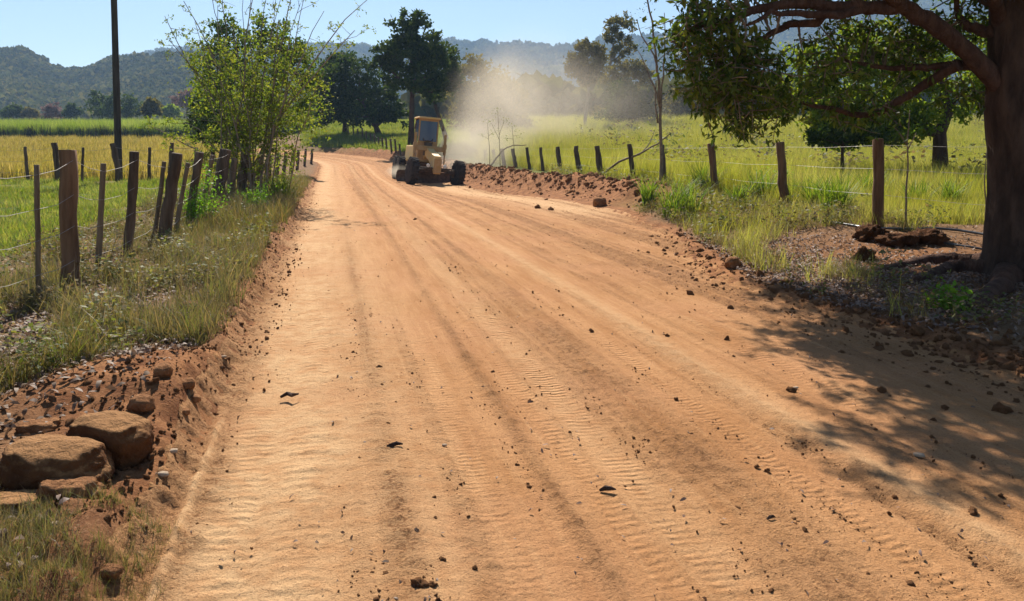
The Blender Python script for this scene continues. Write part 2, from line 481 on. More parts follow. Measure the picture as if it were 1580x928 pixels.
# ---------------------------------------------------------------- terrain shape
def XL(Y):
    Y = np.asarray(Y, float)
    return -0.72 - 0.235 * np.minimum(Y, 84) - 0.02 * np.clip(Y - 58, 0, 26) ** 2 - 0.45 * np.clip(Y - 84, 0, None)


_ry = [-40, 0, 2, 5.3, 9.3, 12.9, 16, 19.3, 23, 27, 34.5, 45, 60]
_rx = [13.5, 4.7, 4.3, 3.55, 2.55, 2.75, 2.8, 2.6, 1.7, 0.7, -1.7, -4.4, -7.8]


def XR(Y):
    Y = np.asarray(Y, float)
    return np.where(Y < 60, np.interp(Y, _ry, _rx), XL(Y) + 7.02)


def edgeL(Y): return XL(Y) + 0.16 * (fbm(np.asarray(Y) * 1.5, 0 * np.asarray(Y), 5) - 0.5) + 0.06 * (vnoise(np.asarray(Y) * 9, 0 * np.asarray(Y), 6) - .5)
def edgeR(Y): return XR(Y) + 0.5 * (fbm(np.asarray(Y) * 0.9, 0 * np.asarray(Y), 8) - 0.5)


def zbase(Y):
    d = np.clip(np.asarray(Y, float) - 42, 0, None)
    return np.where(d < 25, 0.001 * d * d, 0.625 + 0.05 * (np.minimum(d, 88) - 25)) + 0.03 * np.clip(d - 88, 0, None)


def H(X, Y):
    """height of the land (and of the road without its fine relief)"""
    X = np.asarray(X, float); Y = np.asarray(Y, float)
    xl, xr = edgeL(Y), edgeR(Y)
    dl = xl - X; dr = X - xr
    u = X - XL(Y) - 0.72
    z = zbase(Y)
    z = z - 0.24 * smooth(1.2, 5.5, u) * smooth(22, 32, Y) * (1 - smooth(44, 56, Y)) * (1 - smooth(0, 1.6, dr))
    z = z + 0.15 * smooth(0, 0.24, dl) + 0.08 * smooth(0.24, 2.5, dl)
    w = smooth(17.5, 22.5, Y) * (1 - smooth(72, 84, Y))
    near = 0.07 * smooth(0, 0.3, dr) + (0.05 + 0.22 * smooth(9.6, 13, Y)) * smooth(0.3, 2.8, dr)
    lump = fbm(X * 1.3, Y * 1.3, 21, 4)
    berm = 0.10 * smooth(-0.3, 0.9, dr) + 0.25 * smooth(0.8, 2.2, dr) + 0.34 * (0.45 + 1.1 * lump) * np.exp(-((dr - 1.75) / 0.62) ** 2)
    z = z + near * (1 - w) + berm * w
    out = np.maximum(smooth(0, 0.5, dl), smooth(0, 0.5, dr))
    z = z + out * (0.10 * (fbm(X * 0.9, Y * 0.9, 31, 4) - 0.5) + 0.04 * (fbm(X * 6, Y * 6, 33, 3) - 0.5))
    z = z + smooth(0, 15, dr) * 0.03 * np.clip(Y - 55, 0, 60)
    # heap of spoil round the boulders, bank by the big tree
    z = z + smooth(0, .3, dl) * 0.17 * np.exp(-(((X + 2.3) / 0.75) ** 2 + ((Y - 4.75) / 0.55) ** 2))
    clod = np.maximum(smooth(0.5, 0.05, np.abs(dl - 0.25)), smooth(0.6, 0.1, np.abs(dr - 0.35)) * (1 - w)) + w * smooth(1.2, .3, np.abs(dr - 1.7))
    z = z + clod * (0.10 * (fbm(X * 7, Y * 7, 41, 3) - 0.42))
    z = z + smooth(0.45, 0.1, np.abs(dl - 0.35)) * (1 - smooth(5.5, 7.5, Y)) * 0.05 * (fbm(X * 14, Y * 14, 43, 2) - .4)
    return z


def hit(px, py):
    Y = np.exp(np.linspace(math.log(1.5), math.log(400), 6000))
    a = (px - CX) / F_PX; b = -(py - CY) / F_PX
    c, s = math.cos(PITCH), math.sin(PITCH)
    t_ = Y / (c + b * s)
    zr = CAM_H + t_ * (-s + b * c); X = a * t_
    below = np.nonzero(zr <= H(X, Y))[0]
    i = below[0] if len(below) else len(Y) - 1
    return Vector((float(X[i]), float(Y[i]), float(H(X[i], Y[i]))))


def gz(x, y): return float(H(np.array([x]), np.array([y]))[0])


def grid_faces(r, c):
    i = np.arange((r - 1) * (c - 1))
    a = (i // (c - 1)) * c + i % (c - 1)
    return np.stack([a, a + 1, a + c + 1, a + c], 1)


# ground sheet
rows = np.concatenate([[-45, -30, -20, -12, -7, -4, -2, -0.8, 0.2, 0.9], np.exp(np.arange(math.log(1.4), math.log(1100), 0.0145))])
NC = 430
s_ = np.linspace(-1, 1, NC)
s_ = np.sign(s_) * np.abs(s_) ** 1.25
half = 7 + 1.05 * np.abs(rows)
GX = s_[None, :] * half[:, None]; GY = np.repeat(rows[:, None], NC, 1)
GX = GX + np.clip(-0.1 * GY, -6, 6)
xl, xr = edgeL(GY), edgeR(GY)
dl, dr = xl - GX, GX - xr
GZ = H(GX, GY)
inside = smooth(0.02, 0.22, np.minimum(-dl, -dr)) * (1 - smooth(82, 86, GY))
GZ = GZ - 0.3 * inside
nz = fbm(GX * 1.1, GY * 1.1, 51, 4); nz2 = fbm(GX * 3.3, GY * 3.3, 52, 3)
w_ = smooth(17.5, 22.5, GY) * (1 - smooth(72, 84, GY))
near_l = np.where(GY < 5.6, 0.65 * smooth(2.9, 3.4, GY) + 0.1, 0.26)
dirt = np.maximum(1 - smooth(near_l - 0.2, near_l + 0.25, dl + 0.5 * (nz - .5)), 0) * (dl > -1)
dirt = np.where(dl > -0.5, dirt, 0)
dirt = np.maximum(dirt, np.where(dr > -0.6, (1 - smooth(0.25, 0.7, dr + 0.7 * (nz - .5))) * (1 - w_) + w_ * (1 - smooth(1.9, 2.5, dr + 1.1 * (nz - .5))), 0))
dirt = np.maximum(dirt, np.exp(-(((GX + 2.3) / 0.8) ** 2 + ((GY - 4.5) / 0.7) ** 2) * 1.5) * 1.4)
dirt = np.maximum(dirt, 0.85 * np.exp(-(((GX - 5.2) / 2.2) ** 2 + ((GY - 10.2) / 2.0) ** 2)))
dirt = np.maximum(dirt, 0.8 * (GY < 3.6) * (GY > 1) * smooth(1.6, 1.1, dl) * (dl > 0))
dirt = np.clip(np.maximum(dirt * (1 - smooth(76, 86, GY)), inside), 0, 1)
dry = np.where(dl > 0, 1 - smooth(2.4, 5.5, dl + 2.5 * (nz - .5)), 0.0)
dry = np.maximum(dry, np.where((dl > 0) & (GY > 8), 0.9 * smooth(1.2, .2, np.abs(dl - 3.1 + 2 * (nz2 - .5))), 0))
dry = np.maximum(dry, np.where(dr > 0, (1 - smooth(5, 9, dr)) * (1 - w_), 0))
dry = np.maximum(dry, np.where((GY > 31) & (dl > 0), 0.7, 0))
green = np.clip(1 - dry, 0, 1)
g_me = mesh_from('ground', np.stack([GX, GY, GZ], -1).reshape(-1, 3), grid_faces(len(rows), NC), True, {'dirt': dirt, 'dry': dry, 'green': green})
tag(obj('ground', g_me, M['ground']), 'verge and farmland on both sides of the road', None, None, 'structure')

# road
rrows = np.concatenate([[-30, -15, -6, -2, 0, 0.9], np.exp(np.arange(math.log(1.5), math.log(86), 0.0052))])
RC = 300
tt = np.linspace(0, 1, RC)
RY = np.repeat(rrows[:, None], RC, 1)
xl, xr = edgeL(rrows) - 0.18, edgeR(rrows) + 0.18
RX = xl[:, None] + (xr - xl)[:, None] * tt[None, :]
U = RX - XL(RY) - 0.72
S = RY - 0.235 * RX
RZ = H(RX, RY)
nA = fbm(RX * 2.2, RY * 2.2, 61, 4); nB = fbm(U * 4, S * 0.5, 62, 3); nC = fbm(RX * 16, RY * 16, 63, 3); nD = fbm(RX * 42, RY * 42, 64, 2)


def gb(c, w): return np.exp(-((U + 0.10 * (nB - .5) - c) / w) ** 2)


loose = 0.42 * gb(0.29, 0.10) + 0.42 * gb(1.06, 0.08) + 0.72 * gb(1.95, 0.24) + 0.85 * gb(2.55, 0.035)
loose = loose + smooth(2.8, 4.0, U) * smooth(4.5, 10, RY) * 1.05 + smooth(2.9, 4.4, U) * 0.35
loose = loose + smooth(16, 34, RY) * smooth(0.5, 1.1, U) * (1 - gb(2.75, 0.25)) * 0.75
nL = fbm(U * 6.5, S * 0.035, 67, 3)
lineL = smooth(0.56, 0.66, nL) * smooth(.25, .5, fbm(RX * 1.2, RY * 1.2, 68, 3))
loose = loose * (0.15 + 1.3 * nA) * (0.35 + 0.9 * smooth(.35, .6, nL)) + 0.4 * lineL * smooth(-0.1, 0.4, U)
loose = loose * (1 - 0.9 * np.exp(-((RX - edgeR(RY) + 0.9) / 0.8) ** 2) * smooth(17, 21, RY))
loose = np.maximum(loose, smooth(0.22, 0.05, RX - edgeL(RY)) * 0.8)
loose = np.clip(loose, 0, 1)
pale = np.clip(gb(-0.25, 0.4) * 1.0 * nA * 1.9 + gb(0.45, 0.3) * 0.35 + gb(2.76, 0.12) * 0.6 + 0.8 * gb(1.5, .15) * .5, 0, 1)
pale = np.maximum(pale, 1.0 * np.exp(-((RX - edgeR(RY) + 0.7) / 1.0) ** 2) * smooth(16, 21, RY) * (1 - smooth(42, 60, RY)))
det = -0.014 * gb(-0.38, 0.2) - 0.012 * gb(0.72, 0.18) - 0.012 * gb(1.5, 0.16) - 0.010 * gb(2.32, 0.14) + 0.012 * gb(2.74, 0.10) - 0.02 * gb(2.56, 0.06)
det = det + 0.010 * gb(1.06, 0.12) + 0.009 * gb(0.28, 0.14) + 0.010 * gb(1.95, 0.25) - 0.014 * gb(3.3, .2)
det = det + 0.018 * (nA - 0.5) + 0.012 * (nB - .5)
fade = 1 / (1 + (RY / 14) ** 2)
det = det + (0.25 + loose) * (0.05 * np.maximum(nC - 0.45, 0) + 0.03 * np.maximum(nD - 0.5, 0) * fade) + 0.010 * (fbm(U * 16, S * 0.35, 66, 2) - .5) + 0.006 * lineL
lug = np.sin(S * 2 * math.pi / 0.23 + 5.0 * U + 2.5 * nA)
det = det + 0.008 * gb(-0.06, 0.13) * np.maximum(lug, -0.2) * smooth(0.42, 0.62, nA) * fade
lug2 = np.sin(S * 2 * math.pi / 0.11 - 3.0 * U + 5 * nA)
det = det + 0.0022 * gb(-0.42, 0.18) * lug2 * (0.4 + nA) * fade
# pale pressed ridge where the blade's edge ran
rdg = (1 - smooth(4.3, 5.0, RY)) * np.exp(-((RX - XL(RY) - 0.05 - 0.04 * (nA - .5)) / 0.022) ** 2)
det = det + 0.04 * rdg
pale = np.maximum(pale, rdg); loose = loose * (1 - rdg)
RZ = RZ + det
RZ[:, 0] -= 0.14; RZ[:, -1] -= 0.14
r_me = mesh_from('road', np.stack([RX, RY, RZ], -1).reshape(-1, 3), grid_faces(len(rrows), RC), True, {'loose': loose, 'pale': pale})
tag(obj('road', r_me, M['road']), 'freshly graded orange dirt road with tyre tracks', None, None, 'structure')


# hills
def hill(name, ridge, foot, D, back, label, na=260, nr=60, amp=0.06, seed=1):
    px = np.linspace(ridge[0][0], ridge[-1][0], na)
    py = np.interp(px, [r[0] for r in ridge], [r[1] for r in ridge])
    py = py + (fbm(px * 0.02, px * 0, seed, 4) - 0.5) * 6
    a = (px - CX) / F_PX
    zr = CAM_H + (HOR - py - 9) / F_PX * D
    Y = np.concatenate([np.linspace(foot, D, nr), np.linspace(D, back, 12)[1:]])
    A, YY = np.meshgrid(a, Y)
    XX = A * YY
    tfr = np.clip((YY - foot) / (D - foot), 0, 1)
    prof = 0.25 * tfr + 0.75 * tfr ** 1.7
    prof = np.where(YY > D, 1 - 0.6 * (YY - D) / (back - D), prof)
    zf = zbase(foot) - 4
    gul = fbm(XX / (D * 0.09), YY / (D * 0.09), seed + 3, 4) - 0.5
    ZZ = zf + (zr[None, :] - zf) * (prof + gul * amp * 4 * tfr * (1 - tfr) * 2)
    me = mesh_from(name, np.stack([XX, YY, ZZ], -1).reshape(-1, 3), grid_faces(len(Y), na), True)
    o = obj(name, me, M['hill'])
    tag(o, label, None, None, 'structure')
    return a, Y, XX, YY, ZZ


R1 = [(-500, 150), (-250, 100), (-100, 84), (0, 79), (40, 79), (72, 97), (105, 112), (130, 108), (180, 95), (230, 87), (290, 83), (350, 92), (450, 118), (560, 150), (660, 190)]
R2 = [(-300, 130), (150, 112), (200, 90), (240, 79), (290, 74), (400, 72), (490, 69), (560, 68), (610, 74), (690, 60), (730, 62), (790, 66), (850, 70), (890, 67), (940, 60), (1000, 53), (1080, 42), (1160, 25), (1250, 8), (1350, -4), (1500, -20), (1700, -25), (2000, 10)]
h1 = hill('hill', R1, 330, 620, 800, 'wooded hill behind the cane field', seed=11)
h2 = hill('hill', R2, 650, 1500, 1900, 'long hazy ridge across the valley', na=320, amp=0.05, seed=17)


# ---------------------------------------------------------------- scatter (uncountable cover only)
def blades(n, h, spread, lean, wid, rs, seg=2, hvar=0.4, curl=0.5):
    V = []; Fq = []
    for i in range(n):
        a = rs.uniform(0, 2 * math.pi); rr = spread * math.sqrt(rs.random())
        b = Vector((rr * math.cos(a), rr * math.sin(a), -0.02))
        la = rs.uniform(0, 2 * math.pi); L = h * (1 - hvar * rs.random()); ln = lean * rs.uniform(0.3, 1.2)
        d = Vector((math.cos(la), math.sin(la), 0)); sd = Vector((-d.y, d.x, 0))
        sd = (sd * math.cos(.6) + d * math.sin(rs.uniform(-.8, .8)))
        o = len(V)
        for k in range(seg + 1):
            t_ = k / seg
            p = b + d * (L * ln * t_ ** (1 + curl)) + Vector((0, 0, L * t_ * (1 - 0.25 * ln * t_)))
            w = wid * (1 - t_) ** 0.7 * (0.7 + 0.3 * min(1, 3 * t_ + .5))
            if k < seg:
                V += [p - sd * w / 2, p + sd * w / 2]
            else:
                V.append(p)
        for k in range(seg - 1):
            Fq.append((o + 2 * k, o + 2 * k + 1, o + 2 * k + 3, o + 2 * k + 2))
        Fq.append((o + 2 * seg - 2, o + 2 * seg - 1, o + 2 * seg))
    return V, Fq


def src(name, V, Fc, mat, sm=False):
    me = mesh_from(name, V, Fc, sm)
    me.materials.append(mat)
    return bpy.data.objects.new(name, me)


def scatter(name, P, sc, sources, label, rs, tilt=0.12):
    n = len(P)
    me = mesh_from(name, P, np.zeros((0, 3), int), attrs={
        'sc': sc, 'rz': rs.uniform(0, 6.283, n), 'rx': rs.normal(0, tilt, n), 'ry': rs.normal(0, tilt, n)})
    ai = me.attributes.new('idx', 'INT', 'POINT'); ai.data.foreach_set('value', rs.integers(0, len(sources), n).astype(np.int32))
    c = bpy.data.collections.new(name + '_kinds')
    for s in sources: c.objects.link(s)
    ng = bpy.data.node_groups.new(name, 'GeometryNodeTree')
    ng.interface.new_socket('Geometry', in_out='INPUT', socket_type='NodeSocketGeometry')
    ng.interface.new_socket('Geometry', in_out='OUTPUT', socket_type='NodeSocketGeometry')
    N = ng.nodes; L = ng.links
    gi = N.new('NodeGroupInput'); go = N.new('NodeGroupOutput')
    ci = N.new('GeometryNodeCollectionInfo'); ci.inputs[0].default_value = c; ci.inputs[1].default_value = True; ci.inputs[2].default_value = True
    ip = N.new('GeometryNodeInstanceOnPoints'); ip.inputs['Pick Instance'].default_value = True

    def na(nm, ty='FLOAT'):
        q = N.new('GeometryNodeInputNamedAttribute'); q.data_type = ty; q.inputs[0].default_value = nm
        return q.outputs[0]
    L.new(gi.outputs[0], ip.inputs['Points']); L.new(ci.outputs[0], ip.inputs['Instance'])
    L.new(na('idx', 'INT'), ip.inputs['Instance Index'])
    cx = N.new('ShaderNodeCombineXYZ')
    for i, k in enumerate(('rx', 'ry', 'rz')): L.new(na(k), cx.inputs[i])
    try:
        er = N.new('FunctionNodeEulerToRotation'); L.new(cx.outputs[0], er.inputs[0]); L.new(er.outputs[0], ip.inputs['Rotation'])
    except Exception:
        L.new(cx.outputs[0], ip.inputs['Rotation'])
    cs = N.new('ShaderNodeCombineXYZ'); q = na('sc')
    for i in range(3): L.new(q, cs.inputs[i])
    L.new(cs.outputs[0], ip.inputs['Scale'])
    L.new(ip.outputs[0], go.inputs[0])
    o = obj(name, me)
    md = o.modifiers.new('cover', 'NODES'); md.node_group = ng
    tag(o, label, None, None, 'stuff')
    return o


def place(X, Y, off=0.0):
    return np.stack([X, Y, H(X, Y) + off], -1)


def wedge(n, y0, y1, px0, px1, rs, power=1.0):
    """points whose spread thins with distance, as the eye sees it"""
    tq = rs.random(n) ** power
    Y = np.exp(math.log(y0) + tq * (math.log(y1) - math.log(y0)))
    X = (rs.uniform(px0, px1, n) - CX) / F_PX * Y
    return X, Y


rs = np.random.default_rng(101)
rr = random.Random(5)
# left verge, dry and green mixed
k_v = [src('verge_blades', *blades(16, 0.16, 0.07, 0.7, 0.007, rr, 2), M['g_verge']),
       src('verge_blades', *blades(14, 0.32, 0.09, 0.6, 0.007, rr, 3), M['g_verge']),
       src('verge_blades', *blades(22, 0.10, 0.10, 0.9, 0.008, rr, 2), M['g_verge']),
       src('verge_blades', *blades(9, 0.34, 0.05, 0.4, 0.005, rr, 3), M['g_verge'])]
Y = np.exp(rs.uniform(math.log(2.0), math.log(34), 24000)); D_ = 0.25 + 3.4 * rs.random(24000) ** 1.1
X = XL(Y) - D_
patch = fbm(X * 1.5, Y * 1.5, 71, 3)
heap = np.exp(-(((X + 2.25) / 0.75) ** 2 + ((Y - 4.2) / 0.8) ** 2) * 1.2)
lim = np.where(Y < 3.15, 0.1, np.where(Y < 5.6, 0.7, 0.22)) + 0.35 * (nz.mean() - fbm(Y * 2, X * 2, 72, 2)) * 2
bare = np.where(D_ > 2.4, 0.54, 0.46)
bare = bare + np.where((D_ > 1.3) & (Y < 9.5), 0.09, 0.0) + np.where((D_ < 1.5) & (Y > 6), -0.05, 0.0)
keep = (patch > bare) & (D_ > lim) & (heap < 0.35) & (rs.random(24000) < np.where(D_ > 2.5, 0.5, 1))
keep &= ~((Y > 3.15) & (Y < 3.9) & (D_ < 1.2))
keep |= (Y < 3.1) & (D_ > 0.3) & (patch > .3) & (rs.random(24000) < .6)
X, Y = X[keep], Y[keep]
Yn = rs.uniform(2.25, 3.22, 2600); Xn = XL(Yn) + 0.05 - 1.5 * rs.random(2600)
kn = fbm(Xn * 3, Yn * 3, 79, 3) > 0.36
X = np.concatenate([X, Xn[kn]]); Y = np.concatenate([Y, Yn[kn]])
scale_ = (0.35 + 1.1 * rs.random(len(X)) ** 2) * (0.7 + .9 * fbm(X * 2.2, Y * 2.2, 78, 2)) * np.where(Y > 14, 1.4, 1.0) * np.where(Y < 3.5, 0.30, 1.0)
scatter('grass', place(X, Y), scale_, k_v, 'dry and green grass on the verge beside the wooden fence', rs)
# pasture between fences
k_p = [src('pasture_blades', *blades(26, 0.17, 0.16, 0.6, 0.012, rr, 2), M['g_pasture']),
       src('pasture_blades', *blades(34, 0.11, 0.2, 0.8, 0.012, rr, 2), M['g_pasture'])]
X, Y = wedge(14000, 8, 36, -260, 520, rs)
D_ = XL(Y) - X
keep = (D_ > 2.9 + 1.5 * fbm(X * .8, Y * .8, 73, 3)) & (fbm(X * 0.7, Y * 0.7, 74, 3) > 0.42)
X, Y = X[keep], Y[keep]
scatter('grass', place(X, Y), rs.uniform(0.6, 1.3, len(X)) * (1 + Y / 50), k_p, 'short bright green pasture grass behind the wooden fence', rs)
# yellowing crop
k_c = [src('crop_stalks', *blades(14, 0.95, 0.4, 0.35, 0.05, rr, 3), M['g_crop']),
       src('crop_stalks', *blades(16, 0.8, 0.45, 0.55, 0.055, rr, 3), M['g_crop'])]
X, Y = wedge(11000, 32.5, 104, -250, 560, rs, 0.8)
keep = (XL(np.minimum(Y, 58)) - 0.235 * np.maximum(Y - 58, 0) - X > 4.5 + 0.25 * np.maximum(Y - 58, 0))
X, Y = X[keep], Y[keep]
scatter('crop', place(X, Y), rs.uniform(0.75, 1.15, len(X)), k_c, 'yellowing crop field behind the second fence', rs, 0.06)
# cane
k_s = [src('cane_canes', *blades(46, 2.1, 0.9, 0.08, 0.10, rr, 2, 0.25), M['g_canestalk_shade']),
       src('cane_canes', *blades(46, 1.9, 0.9, 0.10, 0.10, rr, 2, 0.25), M['g_canestalk_shade']),
       src('cane_stalks', *blades(40, 3.0, 0.9, 0.4, 0.09, rr, 3, 0.3), M['g_cane']),
       src('cane_stalks', *blades(40, 2.6, 0.9, 0.5, 0.09, rr, 3, 0.3), M['g_cane'])]
X, Y = wedge(9000, 106, 165, -250, 560, rs, 1.5)
keep = (X < -0.2 * Y - 6)
X, Y = X[keep], Y[keep]
scatter('sugarcane', place(X, Y), rs.uniform(0.8, 1.1, len(X)), k_s, 'tall green cane field in front of the wooded hill', rs, 0.05)
# right field
k_f = [src('field_blades', *blades(30, 0.62, 0.22, 0.42, 0.013, rr, 3), M['g_field']),
       src('field_blades', *blades(34, 0.5, 0.25, 0.55, 0.014, rr, 3), M['g_field']),
       src('field_blades', *blades(20, 0.78, 0.2, 0.35, 0.010, rr, 3), M['g_field'])]
X, Y = wedge(26000, 12.5, 150, 690, 1800, rs, 0.9)
FX = np.interp(Y, [12.9, 16.9, 21, 25, 28.5, 32, 35.5, 39, 42.5, 46, 49, 52, 60], [6.1, 5.95, 5.5, 4.9, 4.4, 3.55, 3, 2.35, 1.65, .95, .1, -.6, -3])
keep = (X > FX + 0.25 + 1.1 * (fbm(X * .9, Y * .9, 75, 3) - .5)) & ((Y > 13.1) | (X > 8)) & (X - XR(Y) > 2.6)
keep &= ~((np.abs(X - 6.6) < 1.8) & (Y < 13.0))
X, Y = X[keep], Y[keep]
tall = 0.55 + 0.5 * smooth(14, 22, Y)
scatter('grass', place(X, Y), rs.uniform(0.75, 1.25, len(X)) * (1 + Y / 110) * tall, k_f, 'tall yellow green grass in the field beyond the roadside fence', rs)
# strip between berm and right fence, sparse near verge
X, Y = wedge(14000, 6.5, 50, 850, 1750, rs, 0.8)
d_ = X - XR(Y)
FX = np.interp(Y, [12.9, 16.9, 21, 25, 28.5, 32, 35.5, 39, 42.5, 46, 49, 52], [6.1, 5.95, 5.5, 4.9, 4.4, 3.55, 3, 2.35, 1.65, .95, .1, -.6])
ok = (d_ > np.where(Y > 19, 2.2, 0.55)) & (X < FX + 0.6) & (fbm(X * 1.2, Y * 1.2, 76, 3) > np.where(Y < 13, 0.6, 0.36))
ok &= ~((X > 4.3) & (Y < 12.2) & (Y > 8.3))
X, Y = X[ok], Y[ok]
k_r = [src('strip_blades', *blades(20, 0.3, 0.12, 0.7, 0.005, rr, 3), M['g_verge']), src('strip_blades', *blades(14, 0.38, 0.12, 0.6, 0.006, rr, 3), M['g_field'])]
scatter('grass', place(X, Y), rs.uniform(0.5, 1.2, len(X)) * (1 + Y / 60), k_r, 'patchy grass between the dirt windrow and the fence', rs)
# far green strip beyond the bend
X, Y = wedge(5000, 66, 150, 470, 720, rs, 0.8)
keep = (X - XR(Y) > 2.5) & (X - XR(Y) < 90)
X, Y = X[keep], Y[keep]
k_g = [src('meadow_blades', *blades(34, 0.55, 0.5, 0.6, 0.04, rr, 2), M['g_pasture'])]
scatter('grass', place(X, Y), rs.uniform(0.8, 1.4, len(X)), k_g, 'bright green meadow beyond the bend of the road', rs)


# broad leaved weeds and brush
def weed(n, h, sp, L, rr):
    V = []; Fq = []
    for i in range(n):
        a = rr.uniform(0, 6.283); r_ = sp * math.sqrt(rr.random()); z = h * rr.random() ** 0.8
        p = Vector((r_ * math.cos(a), r_ * math.sin(a), z))
        d = Vector((math.cos(a + rr.gauss(0, .8)), math.sin(a + rr.gauss(0, .8)), rr.gauss(.1, .45))).normalized() * L * rr.uniform(.5, 1.2)
        q = d.cross(Vector((rr.gauss(0, .4), rr.gauss(0, .4), 1))).normalized() * d.length * .28
        o = len(V); V += [p, p + d * .5 + q, p + d, p + d * .5 - q]; Fq.append((o, o + 1, o + 2, o + 3))
    for i in range(6):
        a = rr.uniform(0, 6.283); d = Vector((math.cos(a) * sp * .7, math.sin(a) * sp * .7, h * rr.uniform(.6, 1.1)))
        o = len(V); V += [Vector((-.003, 0, -.02)), Vector((.003, 0, -.02)), d]; Fq.append((o, o + 1, o + 2))
    return V, Fq


M['g_weed'] = mat_leaf('weed_leaf', [(0.06, 0.085, 0.018), (0.10, 0.13, 0.025), (0.17, 0.17, 0.04), (0.15, 0.11, 0.05)], 0.42, 0.6, island='both', spec=0.15)
M['g_brush'] = mat_leaf('dry_brush', [(0.08, 0.055, 0.032), (0.15, 0.11, 0.06), (0.10, 0.10, 0.03), (0.22, 0.16, 0.09)], 0.3, 0.8, island='both', spec=0.05)
k_w = [src('weed_clump', *weed(46, 0.16, 0.13, 0.05, rr), M['g_weed']), src('weed_clump', *weed(60, 0.26, 0.14, 0.055, rr), M['g_weed']), src('weed_clump', *weed(40, 0.12, 0.16, 0.04, rr), M['g_brush']), src('weed_clump', *weed(50, 0.22, 0.16, 0.05, rr), M['g_brush'])]
n = 5200
Y = np.exp(rs.uniform(math.log(3.6), math.log(36), n)); X = XL(Y) - 0.35 - 3.0 * rs.random(n)
heap = np.exp(-(((X + 2.25) / 0.75) ** 2 + ((Y - 4.2) / 0.8) ** 2) * 1.2)
keep = (fbm(X * 1.7, Y * 1.7, 81, 3) > 0.52) & (rs.random(n) < np.where((XL(Y) - X > 1.3) & (Y < 9.5), .15, .36)) & (heap < .3) & ((Y > 6) | (XL(Y) - X > .8))
X, Y = X[keep], Y[keep]
scatter('weeds', place(X, Y), rs.uniform(0.4, 1.0, len(X)) * (1 + Y / 40), k_w, 'low broad leaved weeds mixed into the verge by the wooden fence', rs)
n = 5200
X, Y = wedge(n, 6.2, 46, 850, 1750, rs, 0.8)
d_ = X - XR(Y)
FX = np.interp(Y, [12.9, 16.9, 21, 25, 28.5, 32, 35.5, 39, 42.5, 46], [6.1, 5.95, 5.5, 4.9, 4.4, 3.55, 3, 2.35, 1.65, .95])
keep = (d_ > np.where(Y > 19, 2.3, 0.35)) & (X < FX + 1.0) & (fbm(X * 1.4, Y * 1.4, 82, 3) > np.where(Y < 12, .56, .46)) & (rs.random(n) < np.where(Y < 12.5, .22, .55)) & ~((X > 4.6) & (Y < 12.2) & (Y > 8.6))
X, Y = X[keep], Y[keep]
scatter('weeds', place(X, Y), rs.uniform(0.4, 1.1, len(X)) * (1 + Y / 26), [q.copy() for q in k_w], 'weeds and dry brush along the foot of the stout post fence', rs)
n = 420
X, Y = wedge(n, 24, 130, 800, 1800, rs)
keep = (X > 7) & (fbm(X * .12, Y * .12, 83, 3) > 0.42)
X, Y = X[keep], Y[keep]
scatter('weeds', place(X, Y), rs.uniform(2.0, 5.0, len(X)) * (1 + Y / 110), [q.copy() for q in k_w], 'scattered low scrub in the sunny grass field', rs)


# dead leaves
def leafcurl(L, W, rr):
    V = []
    for k, (t_, w) in enumerate([(0, .1), (.3, .9), (.65, 1), (1, .05)]):
        z = 0.25 * L * math.sin(t_ * 2.6) * rr.uniform(.3, 1)
        V += [(t_ * L - L / 2, -w * W / 2, z + 0.2 * w * W), (t_ * L - L / 2, w * W / 2, z + 0.25 * w * W)]
    return V, [(2 * k, 2 * k + 1, 2 * k + 3, 2 * k + 2) for k in range(3)]


k_l = [src('fallen_leaf', *leafcurl(0.085, 0.03, rr), M['litter'], True) for _ in range(4)] + [src('fallen_leaf', *leafcurl(0.055, 0.03, rr), M['litter'], True) for _ in range(2)]


def blob(n, cx, cy, sx, sy):
    return rs.normal(cx, sx, n), rs.normal(cy, sy, n)


bl = [(1700, -3.7, 6.3, .6, .8), (900, -3.1, 5.3, .5, .4), (900, -4.3, 8.0, .6, 1.2), (350, -2.7, 4.0, .3, .5), (500, -4.8, 8.5, .9, 1.4), (250, -2.6, 2.9, .5, .3), (200, -1.75, 4.4, .25, .8)]
br = [(1800, 3.6, 9.0, .7, 1.1), (2600, 4.2, 9.9, 1.0, .9), (2200, 5.6, 8.6, 1.1, .6), (1500, 3.8, 11.8, .7, .9), (1200, 4.0, 7.6, .7, .6), (700, 6.5, 11.6, 1.4, .7), (500, 4.6, 7.6, .8, .5), (250, 2.7, 8.0, .8, 1.2)]
for bs, lab in ((bl, 'fallen grey leaves lying on the verge near the boulders'), (br, 'fallen leaves carpeting the ground under the big tree')):
    P = [blob(*b) for b in bs]
    X = np.concatenate([p[0] for p in P]); Y = np.concatenate([p[1] for p in P])
    keep = (Y > 2.2) & ((X < XL(Y) - .3) | (X > XR(Y) + (0.3 if bs is br else 9)))
    X, Y = X[keep], Y[keep]
    scatter('leaf_litter', place(X, Y, 0.012), rs.uniform(0.4, 0.95, len(X)), k_l if bs is bl else [s.copy() for s in k_l], lab, rs, 0.5)
n = 420
X, Y = wedge(n, 2.6, 16, 200, 1800, rs)
keep = (X > XL(Y) + .1) & (X < XR(Y) - .1)
X, Y = X[keep], Y[keep]
scatter('leaf_litter', place(X, Y, 0.012), rs.uniform(0.2, 0.5, len(X)), [s.copy() for s in k_l], 'stray dry leaf bits strewn over the road', rs, 0.5)


